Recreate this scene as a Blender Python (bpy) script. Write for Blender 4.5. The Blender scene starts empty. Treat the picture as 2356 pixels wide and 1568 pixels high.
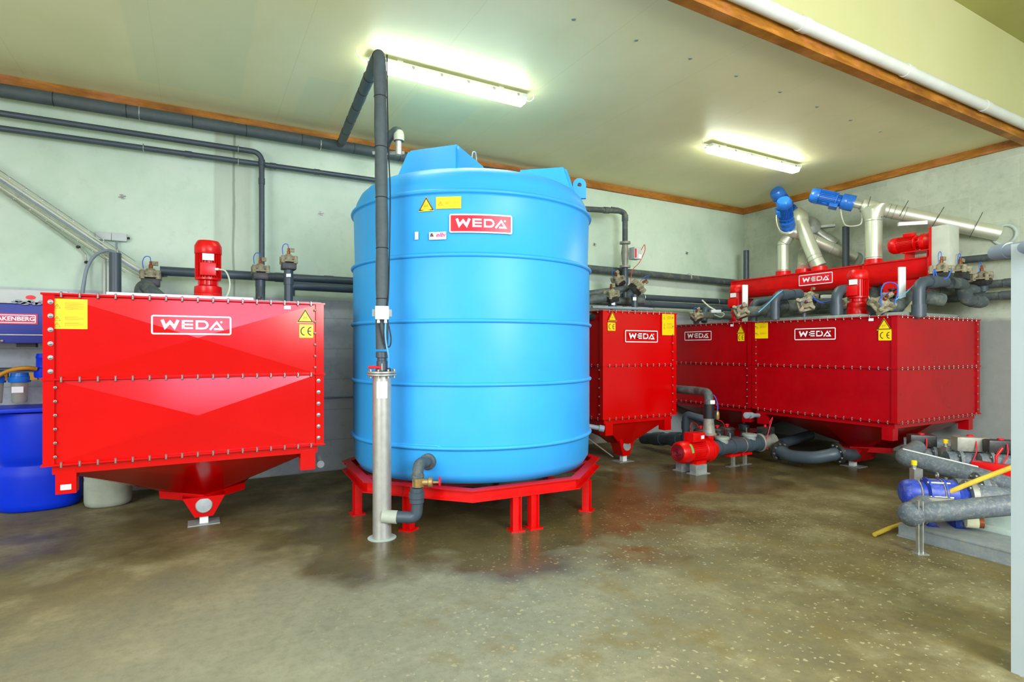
import bpy, bmesh, math, random
from mathutils import Vector, Matrix
random.seed(7)
SC = bpy.context.scene
COL = SC.collection
# ------------------------------------------------------------------ camera, world, lights, exposure
CAMZ = 1.6
YAW = math.radians(29.2)
FPX = 1300.0
HZ = 803.0
cam_d = bpy.data.cameras.new('camera'); cam = bpy.data.objects.new('camera', cam_d); COL.objects.link(cam)
cam.location = (0, 0, CAMZ); cam.rotation_euler = (math.pi/2, 0, -YAW)
cam_d.sensor_fit = 'HORIZONTAL'; cam_d.sensor_width = 36.0
cam_d.lens = FPX/2356*36.0
cam_d.shift_y = (HZ-784)/2356.0
cam_d.clip_start = 0.05
SC.camera = cam
w = bpy.data.worlds.new('world'); SC.world = w; w.use_nodes = True
_t = w.node_tree; bg = _t.nodes['Background']
_tc = _t.nodes.new('ShaderNodeTexCoord'); _sp = _t.nodes.new('ShaderNodeSeparateXYZ'); _rp = _t.nodes.new('ShaderNodeValToRGB')
_t.links.new(_tc.outputs['Generated'], _sp.inputs[0]); _t.links.new(_sp.outputs[2], _rp.inputs[0]); _t.links.new(_rp.outputs[0], bg.inputs[0])
for _i, (_p, _c) in enumerate(((0.0, (.16, .16, .14, 1)), (.12, (.24, .25, .24, 1)), (.34, (.74, .80, .80, 1)), (.8, (.95, 1.0, 1.0, 1)))):
    if _i > 1: _rp.color_ramp.elements.new(_p)
    _e = _rp.color_ramp.elements[_i]; _e.position = _p; _e.color = _c
bg.inputs[1].default_value = 2.6
SC.view_settings.view_transform = 'Standard'; SC.view_settings.look = 'None'
SC.view_settings.gamma = 1; SC.view_settings.exposure = 0.07; SC.view_settings.use_curve_mapping = False

def area_light(name, loc, rot, sx, sy, power, col):
    l = bpy.data.lights.new(name, 'AREA'); l.shape = 'RECTANGLE'; l.size = sx; l.size_y = sy
    l.energy = power; l.color = col
    o = bpy.data.objects.new(name, l); COL.objects.link(o); o.location = loc; o.rotation_euler = rot
    return o
# assumed unseen light behind the camera, placed to reflect in the left tank; the side lamp is added fill
area_light('assumed_rear_light', (1.25, -4.6, 4.0), (math.radians(86), 0, 0), 3.8, 2.8, 330, (0.62, 0.62, 1.0))
area_light('fill_side', (-4.2, 0.6, 2.4), (math.radians(90), 0, math.radians(-72)), 3.4, 2.6, 220, (0.98, 1.0, 0.94))  # added fill lamp from the left for the tank fronts

_o = area_light('fill_right', (3.4, -2.4, 3.1), (0, 0, 0), 3.2, 2.0, 420, (1.0, 1.0, 0.9))  # unseen fill lamp, added to brighten the right tanks and wall
_o.rotation_euler = Vector((5.6, 7.7, -0.4)).to_track_quat('-Z', 'Y').to_euler()
# ------------------------------------------------------------------ pixel -> world helpers
FW = Vector((math.sin(YAW), math.cos(YAW), 0)); RT = Vector((math.cos(YAW), -math.sin(YAW), 0))
def P(px, py, d):
    v = FW*d + RT*((px-1178)/FPX*d); v.z = CAMZ-(py-HZ)/FPX*d
    return v
def atY(px, py, Y): t = (px-1178)/FPX; return P(px, py, Y/(FW.y+RT.y*t))
def atX(px, py, X): t = (px-1178)/FPX; return P(px, py, X/(FW.x+RT.x*t))
def atZ(px, py, Z=0.0): return P(px, py, (CAMZ-Z)*FPX/(py-HZ))
V = Vector

# ------------------------------------------------------------------ materials
def lin(c):
    r = []
    for v in c:
        v = v/255.0
        r.append(v/12.92 if v <= .04045 else ((v+.055)/1.055)**2.4)
    return (r[0], r[1], r[2], 1.0)
class NT:
    def __init__(s, name):
        s.m = bpy.data.materials.new(name); s.m.use_nodes = True
        s.t = s.m.node_tree; s.b = s.t.nodes['Principled BSDF']
        s.g = None; s.cache = {}
    def n(s, typ, **kw):
        x = s.t.nodes.new(typ)
        for k, v in kw.items(): setattr(x, k, v)
        return x
    def l(s, a, b): s.t.links.new(a, b)
    def coord(s):
        if 'c' not in s.cache:
            s.cache['c'] = s.n('ShaderNodeNewGeometry').outputs['Position']
        return s.cache['c']
    def ocoord(s):
        if 'o' not in s.cache:
            s.cache['o'] = s.n('ShaderNodeTexCoord').outputs['Object']
        return s.cache['o']
    def noise(s, scale, detail=4, rough=.55, co=None, stretch=None):
        x = s.n('ShaderNodeTexNoise'); x.inputs['Scale'].default_value = scale
        x.inputs['Detail'].default_value = detail; x.inputs['Roughness'].default_value = rough
        c = co or s.coord()
        if stretch:
            mp = s.n('ShaderNodeMapping'); mp.inputs['Scale'].default_value = stretch; s.l(c, mp.inputs[0]); c = mp.outputs[0]
        s.l(c, x.inputs['Vector']); return x.outputs['Fac']
    def ramp(s, src, pts):
        r = s.n('ShaderNodeValToRGB'); e = r.color_ramp.elements
        while len(e) < len(pts): e.new(.5)
        for i, (p, c) in enumerate(pts):
            e[i].position = p; e[i].color = c if isinstance(c, tuple) else (c, c, c, 1)
        s.l(src, r.inputs[0]); return r.outputs[0]
    def mix(s, f, a, b, mode='MIX'):
        m = s.n('ShaderNodeMix', data_type='RGBA', blend_type=mode)
        for sk, v in ((m.inputs[0], f), (m.inputs[6], a), (m.inputs[7], b)):
            if hasattr(v, 'is_linked'): s.l(v, sk)
            else: sk.default_value = v
        return m.outputs[2]
    def math(s, op, a, b=0.0, clamp=False):
        m = s.n('ShaderNodeMath', operation=op); m.use_clamp = clamp
        for sk, v in ((m.inputs[0], a), (m.inputs[1], b)):
            if hasattr(v, 'is_linked'): s.l(v, sk)
            else: sk.default_value = v
        return m.outputs[0]
    def sep(s):
        if 's' not in s.cache:
            x = s.n('ShaderNodeSeparateXYZ'); s.l(s.coord(), x.inputs[0]); s.cache['s'] = x
        return s.cache['s'].outputs
    def bump(s, h, strength=.2, dist=.01):
        b = s.n('ShaderNodeBump'); b.inputs['Strength'].default_value = strength; b.inputs['Distance'].default_value = dist
        s.l(h, b.inputs['Height']); s.l(b.outputs[0], s.b.inputs['Normal'])
    def blob(s, cx, cy, rx, ry, edge=.35, ns=None):
        """1 inside a soft-edged ellipse on the floor"""
        o = s.sep()
        dx = s.math('DIVIDE', s.math('SUBTRACT', o[0], cx), rx); dy = s.math('DIVIDE', s.math('SUBTRACT', o[1], cy), ry)
        r = s.math('SQRT', s.math('ADD', s.math('MULTIPLY', dx, dx), s.math('MULTIPLY', dy, dy)))
        if ns is not None: r = s.math('ADD', r, ns)
        return s.math('DIVIDE', s.math('SUBTRACT', 1.0+edge/2, r), edge, True)
MATS = {}
def simple(name, rgb, rough=.5, metal=0.0, var=.08, scale=6.0, coat=0.0, bump=0.0, dirt=None, dirt_amt=.0, spec=.5, dscale=9.0):
    k = NT(name); base = lin(rgb)
    dark = tuple(c*(1-var*2.2) for c in base[:3])+(1,); light = tuple(min(1, c*(1+var)) for c in base[:3])+(1,)
    nz = k.noise(scale, 5, .6, k.ocoord())
    col = k.ramp(nz, [(.3, dark), (.7, light)])
    if dirt:
        dn = k.noise(dscale, 6, .7, k.ocoord())
        f = k.math('MULTIPLY', k.ramp(dn, [(.48, 0.0), (.72, 1.0)]), dirt_amt)
        col = k.mix(f, col, lin(dirt))
    k.l(col, k.b.inputs['Base Color'])
    rr = k.math('ADD', k.math('MULTIPLY', nz, .14), rough-.07); k.l(rr, k.b.inputs['Roughness'])
    k.b.inputs['Metallic'].default_value = metal
    k.b.inputs['Specular IOR Level'].default_value = spec
    if coat: k.b.inputs['Coat Weight'].default_value = coat; k.b.inputs['Coat Roughness'].default_value = .12
    if bump: k.bump(nz, bump, .004)
    MATS[name] = k.m; return k.m
simple('red_paint', (208, 0, 1), .17, var=.03, scale=1.5, spec=.36)
simple('red_paint_dusty', (174, 0, 12), .3, var=.08, dirt=(176, 40, 40), dirt_amt=.15, scale=1.5, spec=.3)
simple('red_machine', (220, 4, 6), .3, var=.08, spec=.4, dirt=(205, 70, 55), dirt_amt=.1)
simple('grille_red', (96, 14, 36), .6, var=.1)
simple('red_dull', (178, 10, 22), .5, var=.12, dirt=(110, 50, 45), dirt_amt=.3)
simple('blue_tank', (54, 170, 246), .42, var=.03, scale=2.2, dirt=(90, 170, 220), dirt_amt=.10, dscale=5, bump=.04, spec=.35)
simple('steel_brushed', (184, 186, 178), .42, metal=.6, var=.05, scale=14)
simple('steel_bolt', (158, 158, 152), .35, metal=.7, var=.1, scale=40)
simple('galvanised', (196, 202, 196), .3, metal=.75, var=.12, scale=9)
simple('galvanised_dull', (168, 176, 172), .5, metal=.4, var=.12, scale=9)
simple('auger_tube', (214, 220, 198), .36, metal=.55, var=.03, scale=2)
simple('pvc_grey', (64, 78, 88), .42, var=.08, scale=5)
simple('pvc_dusty', (72, 84, 86), .58, var=.12, dirt=(150, 152, 128), dirt_amt=.5, scale=5)
simple('pvc_splashed', (92, 104, 114), .55, var=.12, dirt=(168, 166, 138), dirt_amt=.55, dscale=38)
simple('foam_insulation', (74, 87, 90), .62, var=.1, scale=12, bump=.15)
simple('black_rubber', (26, 28, 30), .5, var=.1)
simple('black_plastic', (38, 40, 40), .42, var=.15, dirt=(110, 108, 92), dirt_amt=.25, dscale=22)
simple('valve_tan', (158, 152, 124), .7, var=.2, scale=30, dirt=(86, 80, 62), dirt_amt=.7, dscale=26, bump=.3)
simple('brass', (170, 140, 84), .4, metal=.5, var=.15, scale=20)
simple('copper', (150, 84, 50), .4, metal=.5, var=.15)
simple('white_plastic', (228, 236, 232), .45, var=.03)
simple('label_white', (232, 236, 240), .4, var=.02)
simple('grey_plastic', (190, 200, 198), .45, var=.04)
simple('pale_guard', (192, 200, 186), .5, var=.05)
simple('cable_pale', (196, 202, 180), .55, var=.05)
simple('cable_grey', (136, 150, 162), .5, var=.05)
simple('cable_black', (30, 30, 32), .5)
simple('cable_blue', (96, 176, 226), .45)
simple('hose_blue', (46, 104, 220), .4)
simple('hose_red', (210, 20, 40), .4)
simple('hose_yellow', (222, 190, 60), .45, var=.08, dirt=(140, 110, 50), dirt_amt=.3)
simple('hose_ochre', (196, 142, 30), .5, var=.12)
simple('motor_blue', (34, 112, 208), .32, var=.1, coat=.3)
simple('pump_blue', (34, 66, 176), .45, var=.15, dirt=(150, 150, 140), dirt_amt=.4, dscale=20)
simple('cabinet_blue', (12, 38, 150), .4, var=.04, coat=.2)
simple('drum_blue', (0, 52, 222), .42, var=.05, scale=3, spec=.25)
simple('filter_blue', (20, 120, 225), .35, var=.05)
simple('canister_beige', (168, 176, 158), .55, var=.1, scale=5)
simple('yellow_label', (252, 214, 0), .38, var=.02)
simple('ink_black', (24, 26, 22), .5)
simple('ink_faded', (164, 130, 10), .5)
simple('sign_white', (240, 244, 250), .4, var=.01)
simple('sign_red', (228, 6, 36), .35, var=.03)
simple('sign_magenta', (206, 20, 90), .4, var=.03)
simple('ink_magenta', (226, 30, 130), .5)
simple('lid_white', (226, 234, 230), .4, var=.04)
simple('lid_grey', (150, 164, 156), .5, var=.1, metal=.2)
simple('concrete_base', (178, 196, 188), .7, var=.08, scale=8)
simple('skid_grey', (126, 136, 138), .6, var=.1, dirt=(165, 160, 135), dirt_amt=.5, dscale=20)
simple('pvc_white', (208, 214, 208), .4, var=.05, scale=3)
simple('cream_pipe', (226, 226, 190), .5)
simple('yellow_cap', (240, 205, 20), .4)
simple('green_label', (90, 200, 90), .4)
simple('iron_grey', (150, 152, 140), .5, metal=.3, var=.15, dirt=(100, 100, 85), dirt_amt=.4, dscale=20)
simple('lamp_housing', (200, 206, 200), .4, var=.02)

def emissive(name, col, st):
    m = bpy.data.materials.new(name); m.use_nodes = True; t = m.node_tree
    b = t.nodes['Principled BSDF']; b.inputs['Base Color'].default_value = (1, 1, 1, 1)
    b.inputs['Emission Color'].default_value = col; b.inputs['Emission Strength'].default_value = st
    MATS[name] = m; return m
emissive('tube_light', (0.93, 1.0, 0.82, 1), 30.0)
def clear_cup():
    k = NT('filter_bowl'); k.b.inputs['Base Color'].default_value = lin((186, 188, 176)); k.b.inputs['Roughness'].default_value = .2
    k.b.inputs['Transmission Weight'].default_value = .45
    MATS['filter_bowl'] = k.m
clear_cup()

def wall_back_mat():
    k = NT('wall_back'); o = k.sep()
    n1 = k.noise(.9, 5, .6); n2 = k.noise(7, 6, .65); n3 = k.noise(2.4, 5, .6, stretch=(1, 1, .25))
    up = k.ramp(n1, [(.3, lin((182, 208, 186))), (.55, lin((202, 222, 204))), (.75, lin((216, 230, 214)))])
    up = k.mix(k.math('MULTIPLY', k.ramp(n2, [(.55, 0.0), (.75, 1.0)]), .25), up, lin((168, 184, 164)))
    # cement joint strip between two precast panels
    sx = k.math('ADD', o[0], k.math('MULTIPLY', k.math('SUBTRACT', n3, .5), .10))
    s1 = k.math('MULTIPLY', k.math('DIVIDE', k.math('SUBTRACT', sx, .17), .03, True), k.math('DIVIDE', k.math('SUBTRACT', .62, sx), .05, True))
    up = k.mix(k.math('MULTIPLY', s1, .6), up, k.ramp(n3, [(.35, lin((150, 164, 140))), (.65, lin((184, 198, 180)))]))
    s2 = k.math('MULTIPLY', k.math('DIVIDE', k.math('SUBTRACT', sx, .385), .01, True), k.math('DIVIDE', k.math('SUBTRACT', .42, sx), .01, True))
    up = k.mix(k.math('MULTIPLY', s2, .7), up, lin((120, 132, 112)))
    # greyer green towards the corner
    cs = k.math('DIVIDE', k.math('SUBTRACT', o[0], 9.1), .5, True)
    up = k.mix(k.math('MULTIPLY', cs, .5), up, lin((160, 176, 150)))
    lo = k.ramp(n1, [(.3, lin((172, 185, 188))), (.7, lin((196, 206, 208)))])
    lo = k.mix(k.math('MULTIPLY', k.ramp(n2, [(.5, 0.0), (.7, 1.0)]), .35), lo, lin((112, 122, 118)))
    # bed joints of the block base
    fz = k.math('FRACT', k.math('DIVIDE', o[2], .40))
    j = k.math('LESS_THAN', fz, .035)
    lo = k.mix(k.math('MULTIPLY', j, .35), lo, lin((100, 110, 110)))
    tide = k.math('MULTIPLY', k.math('DIVIDE', k.math('SUBTRACT', k.math('ADD', 1.38, k.math('MULTIPLY', n1, .2)), o[2]), .02, True), .28)
    lo = k.mix(tide, lo, lin((150, 156, 148)))
    f = k.math('DIVIDE', k.math('SUBTRACT', o[2], 2.24), .015, True)
    col = k.mix(f, lo, up)
    k.l(col, k.b.inputs['Base Color']); k.b.inputs['Roughness'].default_value = .62
    k.bump(n2, .25, .01); MATS['wall_back'] = k.m
wall_back_mat()
def wall_right_mat():
    k = NT('wall_right'); o = k.sep()
    n1 = k.noise(1.3, 5, .6); n2 = k.noise(9, 6, .65)
    br = k.n('ShaderNodeTexBrick'); 
    mp = k.n('ShaderNodeCombineXYZ'); k.l(o[1], mp.inputs[0]); k.l(o[2], mp.inputs[1]); k.l(mp.outputs[0], br.inputs['Vector'])
    br.inputs['Scale'].default_value = 1.0; br.inputs['Brick Width'].default_value = 1.1; br.inputs['Row Height'].default_value = .42
    br.inputs['Mortar Size'].default_value = .012; br.inputs['Mortar Smooth'].default_value = .6
    br.inputs['Color1'].default_value = lin((166, 178, 160)); br.inputs['Color2'].default_value = lin((186, 198, 182)); br.inputs['Mortar'].default_value = lin((190, 202, 188))
    col = k.ramp(n1, [(.3, lin((156, 168, 146))), (.7, lin((196, 206, 186)))])
    col = k.mix(.4, col, br.outputs[0])
    col = k.mix(k.math('MULTIPLY', k.ramp(n2, [(.5, 0.0), (.7, 1.0)]), .35), col, lin((134, 146, 126)))
    lo = k.mix(k.math('MULTIPLY', n2, .8), lin((150, 158, 156)), lin((128, 134, 124)))
    f = k.math('DIVIDE', k.math('SUBTRACT', k.math('ADD', o[2], k.math('MULTIPLY', n1, .3)), 2.15), .08, True)
    col = k.mix(f, lo, col)
    k.l(col, k.b.inputs['Base Color']); k.b.inputs['Roughness'].default_value = .7
    k.bump(n2, .3, .01); MATS['wall_right'] = k.m
wall_right_mat()
def plaster(name, a, b, rough=.6, streak=None):
    k = NT(name); n1 = k.noise(.8, 4, .6); n2 = k.noise(11, 5, .6)
    col = k.ramp(n1, [(.3, lin(a)), (.7, lin(b))])
    if streak:
        o = k.sep()
        fx = k.math('FRACT', k.math('DIVIDE', k.math('ADD', o[0], .35), 1.2))
        j = k.math('MULTIPLY', k.math('LESS_THAN', fx, .008), .35)
        col = k.mix(j, col, lin(streak))
        st = k.noise(1.2, 5, .6, stretch=(1.8, .5, 1))
        col = k.mix(k.math('MULTIPLY', k.ramp(st, [(.52, 0.0), (.7, 1.0)]), .18), col, lin(streak))
        # repainted board patches
        for (x0, x1, y0_, y1_) in ((-.55, .45, 4.9, 7.1), (2.1, 2.9, 5.9, 7.0), (1.0, 1.45, 6.1, 7.2)):
            e_ = [k.math('DIVIDE', k.math('SUBTRACT', o[0], x0), .03, True), k.math('DIVIDE', k.math('SUBTRACT', x1, o[0]), .03, True), k.math('DIVIDE', k.math('SUBTRACT', o[1], y0_), .03, True), k.math('DIVIDE', k.math('SUBTRACT', y1_, o[1]), .03, True)]
            f_ = k.math('MULTIPLY', k.math('MULTIPLY', e_[0], e_[1]), k.math('MULTIPLY', e_[2], e_[3]))
            col = k.mix(k.math('MULTIPLY', f_, .4), col, lin((214, 226, 190)))
    k.l(col, k.b.inputs['Base Color']); k.b.inputs['Roughness'].default_value = rough
    k.bump(n2, .12, .006); MATS[name] = k.m
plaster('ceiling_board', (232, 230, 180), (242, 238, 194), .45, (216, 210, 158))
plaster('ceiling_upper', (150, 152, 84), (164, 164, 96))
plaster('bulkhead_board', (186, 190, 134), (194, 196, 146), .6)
plaster('partition', (146, 162, 162), (170, 182, 182), .7)
def wood():
    k = NT('wood_trim'); n1 = k.noise(2.2, 6, .7, stretch=(1, 1, 6)); n2 = k.noise(3.1, 4, .6)
    col = k.ramp(n1, [(.3, lin((112, 66, 6))), (.5, lin((156, 100, 14))), (.7, lin((196, 136, 50)))])
    col = k.mix(k.math('MULTIPLY', k.ramp(n2, [(.5, 0.0), (.7, 1.0)]), .5), col, lin((196, 120, 84)))
    k.l(col, k.b.inputs['Base Color']); k.b.inputs['Roughness'].default_value = .6; k.bump(n1, .3, .01); MATS['wood_trim'] = k.m
wood()
def floor_mat():
    k = NT('floor_concrete'); o = k.sep()
    big = k.noise(.55, 6, .6); mid = k.noise(1.9, 7, .68); fine = k.noise(16, 6, .7)
    dry = k.ramp(mid, [(.3, lin((82, 72, 40))), (.5, lin((114, 106, 70))), (.68, lin((146, 140, 104)))])
    brown = k.ramp(k.noise(1.1, 7, .7), [(.46, 0.0), (.62, 1.0)])
    dry = k.mix(k.math('MULTIPLY', brown, .6), dry, lin((108, 98, 58)))
    pale = k.math('MULTIPLY', k.blob(.9, 3.2, 1.9, 1.4, .9, k.math('MULTIPLY', k.math('SUBTRACT', mid, .5), 1.2)), .6)
    dry = k.mix(pale, dry, lin((140, 146, 124)))
    dry = k.mix(k.math('MULTIPLY', k.ramp(fine, [(.45, 0.0), (.7, 1.0)]), .35), dry, lin((90, 86, 62)))
    soft = k.noise(1.5, 2.5, .5); ns = k.math('ADD', k.math('MULTIPLY', k.math('SUBTRACT', soft, .5), 1.5), k.math('MULTIPLY', k.math('SUBTRACT', mid, .5), .35))
    ns2 = k.math('MULTIPLY', k.math('SUBTRACT', big, .5), 1.5)
    w1 = k.blob(2.75, 5.0, 2.1, 1.6, .3, ns); w2 = k.blob(5.6, 4.95, 1.35, .8, .3, ns)
    w3 = k.blob(7.6, 4.8, 1.6, 1.2, .5, ns); w4 = k.blob(-.1, 5.9, 1.5, .8, .5, ns); w5 = k.blob(3.9, 4.3, 1.2, .9, .6, ns2)
    w6 = k.blob(5.4, 1.9, .9, .9, .6, ns2)
    wet = k.math('MAXIMUM', w1, w2); wet = k.math('MAXIMUM', wet, k.math('MULTIPLY', w3, .85)); wet = k.math('MAXIMUM', wet, k.math('MULTIPLY', w4, .5))
    wet = k.math('MAXIMUM', wet, k.math('MULTIPLY', w5, .45)); wet = k.math('MAXIMUM', wet, k.math('MULTIPLY', w6, .35))
    wcol = k.ramp(mid, [(.3, lin((66, 58, 30))), (.7, lin((96, 86, 52)))])
    col = k.mix(k.math('MULTIPLY', wet, .85), dry, wcol)
    # worn-out aggregate: pale grains, denser to the right
    vo = k.n('ShaderNodeTexVoronoi'); vo.inputs['Scale'].default_value = 30; vo.inputs['Randomness'].default_value = 1
    wn = k.n('ShaderNodeTexNoise'); wn.inputs['Scale'].default_value = 38; wn.inputs['Detail'].default_value = 3; k.l(k.coord(), wn.inputs['Vector'])
    wv = k.n('ShaderNodeVectorMath', operation='SCALE'); wv.inputs['Scale'].default_value = .045; k.l(wn.outputs['Color'], wv.inputs[0])
    wa = k.n('ShaderNodeVectorMath', operation='ADD'); k.l(k.coord(), wa.inputs[0]); k.l(wv.outputs[0], wa.inputs[1]); k.l(wa.outputs[0], vo.inputs['Vector'])
    sc = k.n('ShaderNodeSeparateColor'); k.l(vo.outputs['Color'], sc.inputs[0])
    grain = k.math('MULTIPLY', k.math('LESS_THAN', vo.outputs['Distance'], k.math('MULTIPLY', sc.outputs[0], .36)), k.math('GREATER_THAN', sc.outputs[1], .35))
    zone = k.math('MAXIMUM', k.blob(3.6, 2.6, 2.6, 1.7, .8, ns2), k.blob(1.6, 2.3, 1.3, .7, .8, ns))
    col = k.mix(k.math('MULTIPLY', k.math('MULTIPLY', grain, zone), .6), col, lin((178, 170, 130)))
    vo2 = k.n('ShaderNodeTexVoronoi'); vo2.inputs['Scale'].default_value = 70; k.l(k.coord(), vo2.inputs['Vector'])
    g2 = k.math('LESS_THAN', vo2.outputs['Distance'], .2)
    col = k.mix(k.math('MULTIPLY', k.math('MULTIPLY', g2, zone), .3), col, lin((88, 80, 54)))
    yb_ = k.ramp(k.noise(2.3, 5, .65), [(.52, 0.0), (.66, 1.0)])
    col = k.mix(k.math('MULTIPLY', k.math('MULTIPLY', yb_, zone), .55), col, lin((112, 96, 44)))
    k.b.inputs['Specular IOR Level'].default_value = .35
    k.l(col, k.b.inputs['Base Color'])
    rr = k.math('SUBTRACT', k.math('ADD', .55, k.math('MULTIPLY', fine, .22)), k.math('MULTIPLY', wet, .42)); k.l(rr, k.b.inputs['Roughness'])
    h = k.math('MULTIPLY', k.math('ADD', fine, k.math('MULTIPLY', grain, .6)), k.math('SUBTRACT', 1.0, k.math('MULTIPLY', wet, .85)))
    k.bump(h, .3, .008); MATS['floor_concrete'] = k.m
floor_mat()

# ------------------------------------------------------------------ object bookkeeping
ORI = {}
def tag(o, label, cat=None, group=None):
    if label: o['label'] = label
    if cat: o['category'] = cat
    if group: o['group'] = group
    return o
def thing(name, label, cat, loc=(0, 0, 0), group=None, local=False, rz=0.0):
    o = bpy.data.objects.new(name, None); COL.objects.link(o); o.empty_display_size = .1
    o.location = loc; o.rotation_euler = (0, 0, rz)
    if not local: ORI[o.name] = V(loc)
    return tag(o, label, cat, group)

def frame(z, x=None):
    z = V(z).normalized()
    if x is None: x = V((1, 0, 0)) if abs(z.x) < .8 else V((0, 1, 0))
    x = (V(x)-z*V(x).dot(z)).normalized(); y = z.cross(x)
    return x, y, z
def fillet(pts, r, seg=6):
    pts = [V(p) for p in pts]
    if r <= 0 or len(pts) < 3: return pts
    out = [pts[0]]
    for i in range(1, len(pts)-1):
        a, b, c = pts[i-1], pts[i], pts[i+1]
        u = (a-b); v = (c-b); lu, lv = u.length, v.length
        if lu < 1e-6 or lv < 1e-6: continue
        u /= lu; v /= lv
        ang = u.angle(v)
        if ang > math.pi-.05: out.append(b); continue
        t = min(r/math.tan(ang/2), lu*.48, lv*.48); rr = t*math.tan(ang/2)
        cen = b+(u+v).normalized()*(rr/math.sin(ang/2))
        p0 = b+u*t-cen; p1 = b+v*t-cen
        tot = p0.angle(p1); ax = p0.cross(p1).normalized()
        for k in range(seg+1): out.append(cen+Matrix.Rotation(tot*k/seg, 3, ax) @ p0)
    out.append(pts[-1]); return out
def spline(pts, n=8):
    pts = [V(p) for p in pts]; q = [pts[0]*2-pts[1]]+pts+[pts[-1]*2-pts[-2]]; out = []
    for i in range(1, len(q)-2):
        for k in range(n):
            t = k/n; a, b, c, d = q[i-1], q[i], q[i+1], q[i+2]
            out.append(.5*((2*b)+(c-a)*t+(2*a-5*b+4*c-d)*t*t+(3*b-a-3*c+d)*t**3))
    out.append(pts[-1]); return out
class MB:
    def __init__(s): s.bm = bmesh.new()
    def face(s, pts):
        vs = [s.bm.verts.new(p) for p in pts]
        try: return s.bm.faces.new(vs)
        except ValueError: return None
    def box(s, c, size, x=None, z=None, bev=0.0):
        X, Y, Z = (V((1, 0, 0)), V((0, 1, 0)), V((0, 0, 1))) if x is None and z is None else frame(z or (0, 0, 1), x)
        c = V(c); a, b, h = size[0]/2, size[1]/2, size[2]/2
        vs = [s.bm.verts.new(c+X*i*a+Y*j*b+Z*k*h) for i, j, k in ((-1,-1,-1),(1,-1,-1),(1,1,-1),(-1,1,-1),(-1,-1,1),(1,-1,1),(1,1,1),(-1,1,1))]
        fs = [s.bm.faces.new([vs[i] for i in f]) for f in ((3,2,1,0),(4,5,6,7),(0,1,5,4),(1,2,6,5),(2,3,7,6),(3,0,4,7))]
        if bev:
            es = list({e for f in fs for e in f.edges})
            bmesh.ops.bevel(s.bm, geom=es, offset=bev, segments=2, affect='EDGES', profile=.6)
        return s
    def b2(s, lo, hi, bev=0.0):
        lo = V(lo); hi = V(hi); return s.box((lo+hi)/2, hi-lo, bev=bev)
    def rings(s, rings, cap=True, closed=False):
        n = len(rings[0]); R = [[s.bm.verts.new(p) for p in r] for r in rings]
        m = len(R)
        for i in range(m if closed else m-1):
            A, B = R[i], R[(i+1) % m]
            for j in range(n): s.bm.faces.new((A[j], A[(j+1) % n], B[(j+1) % n], B[j]))
        if cap and not closed:
            s.bm.faces.new(list(reversed(R[0]))); s.bm.faces.new(R[-1])
        return s
    def tube(s, pts, r, n=14, cap=True):
        pts = [V(p) for p in pts]; m = len(pts)
        rad = r if isinstance(r, (list, tuple)) else [r]*m
        tan = []
        for i in range(m):
            d = (pts[min(i+1, m-1)]-pts[max(i-1, 0)])
            if 0 < i < m-1:
                a = (pts[i]-pts[i-1]).normalized(); b = (pts[i+1]-pts[i]).normalized(); d = a+b if (a+b).length > 1e-4 else a
            tan.append(d.normalized())
        x, y, z = frame(tan[0]); rs = []
        for i in range(m):
            if i:
                q = tan[i-1].rotation_difference(tan[i]); x = q @ x
            x = (x-tan[i]*x.dot(tan[i])).normalized(); y = tan[i].cross(x)
            k = 1.0
            rs.append([pts[i]+(x*math.cos(2*math.pi*j/n)+y*math.sin(2*math.pi*j/n))*rad[i]*k for j in range(n)])
        return s.rings(rs, cap)
    def cyl(s, a, b, r, n=18, r2=None): return s.tube([a, b], [r, r if r2 is None else r2], n)
    def lathe(s, prof, o=(0, 0, 0), ax=(0, 0, 1), n=24, x=None, cap=True):
        X, Y, Z = frame(ax, x); o = V(o)
        return s.rings([[o+Z*h+(X*math.cos(2*math.pi*j/n)+Y*math.sin(2*math.pi*j/n))*r for j in range(n)] for r, h in prof], cap)
    def prism(s, poly, o, X, Y, depth):
        """poly in the X,Y plane, extruded along X x Y by depth"""
        o = V(o); X = V(X); Y = V(Y); Z = X.cross(Y).normalized()
        a = [o+X*p[0]+Y*p[1] for p in poly]; return s.rings([a, [p+Z*depth for p in a]])
    def sph(s, c, r, sz=(1, 1, 1), n=12):
        m = Matrix.Translation(V(c)) @ Matrix.Diagonal((r*sz[0], r*sz[1], r*sz[2], 1))
        bmesh.ops.create_uvsphere(s.bm, u_segments=n, v_segments=max(6, n//2), radius=1, matrix=m); return s
    def torus(s, c, ax, R, r, n=24, k=8):
        X, Y, Z = frame(ax); c = V(c); rs = []
        for i in range(n):
            a = 2*math.pi*i/n; d = X*math.cos(a)+Y*math.sin(a)
            rs.append([c+d*(R+r*math.cos(2*math.pi*j/k))+Z*r*math.sin(2*math.pi*j/k) for j in range(k)])
        return s.rings(rs, False, True)
    def map(s, f):
        for v in s.bm.verts: v.co = f(v.co)
        return s
    def grid(s, xs, zs):
        for lst, no in ((xs, (1, 0, 0)), (zs, (0, 0, 1))):
            for q in lst:
                g = s.bm.verts[:]+s.bm.edges[:]+s.bm.faces[:]
                bmesh.ops.bisect_plane(s.bm, geom=g, plane_co=V(no)*q, plane_no=no)
        return s
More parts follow.
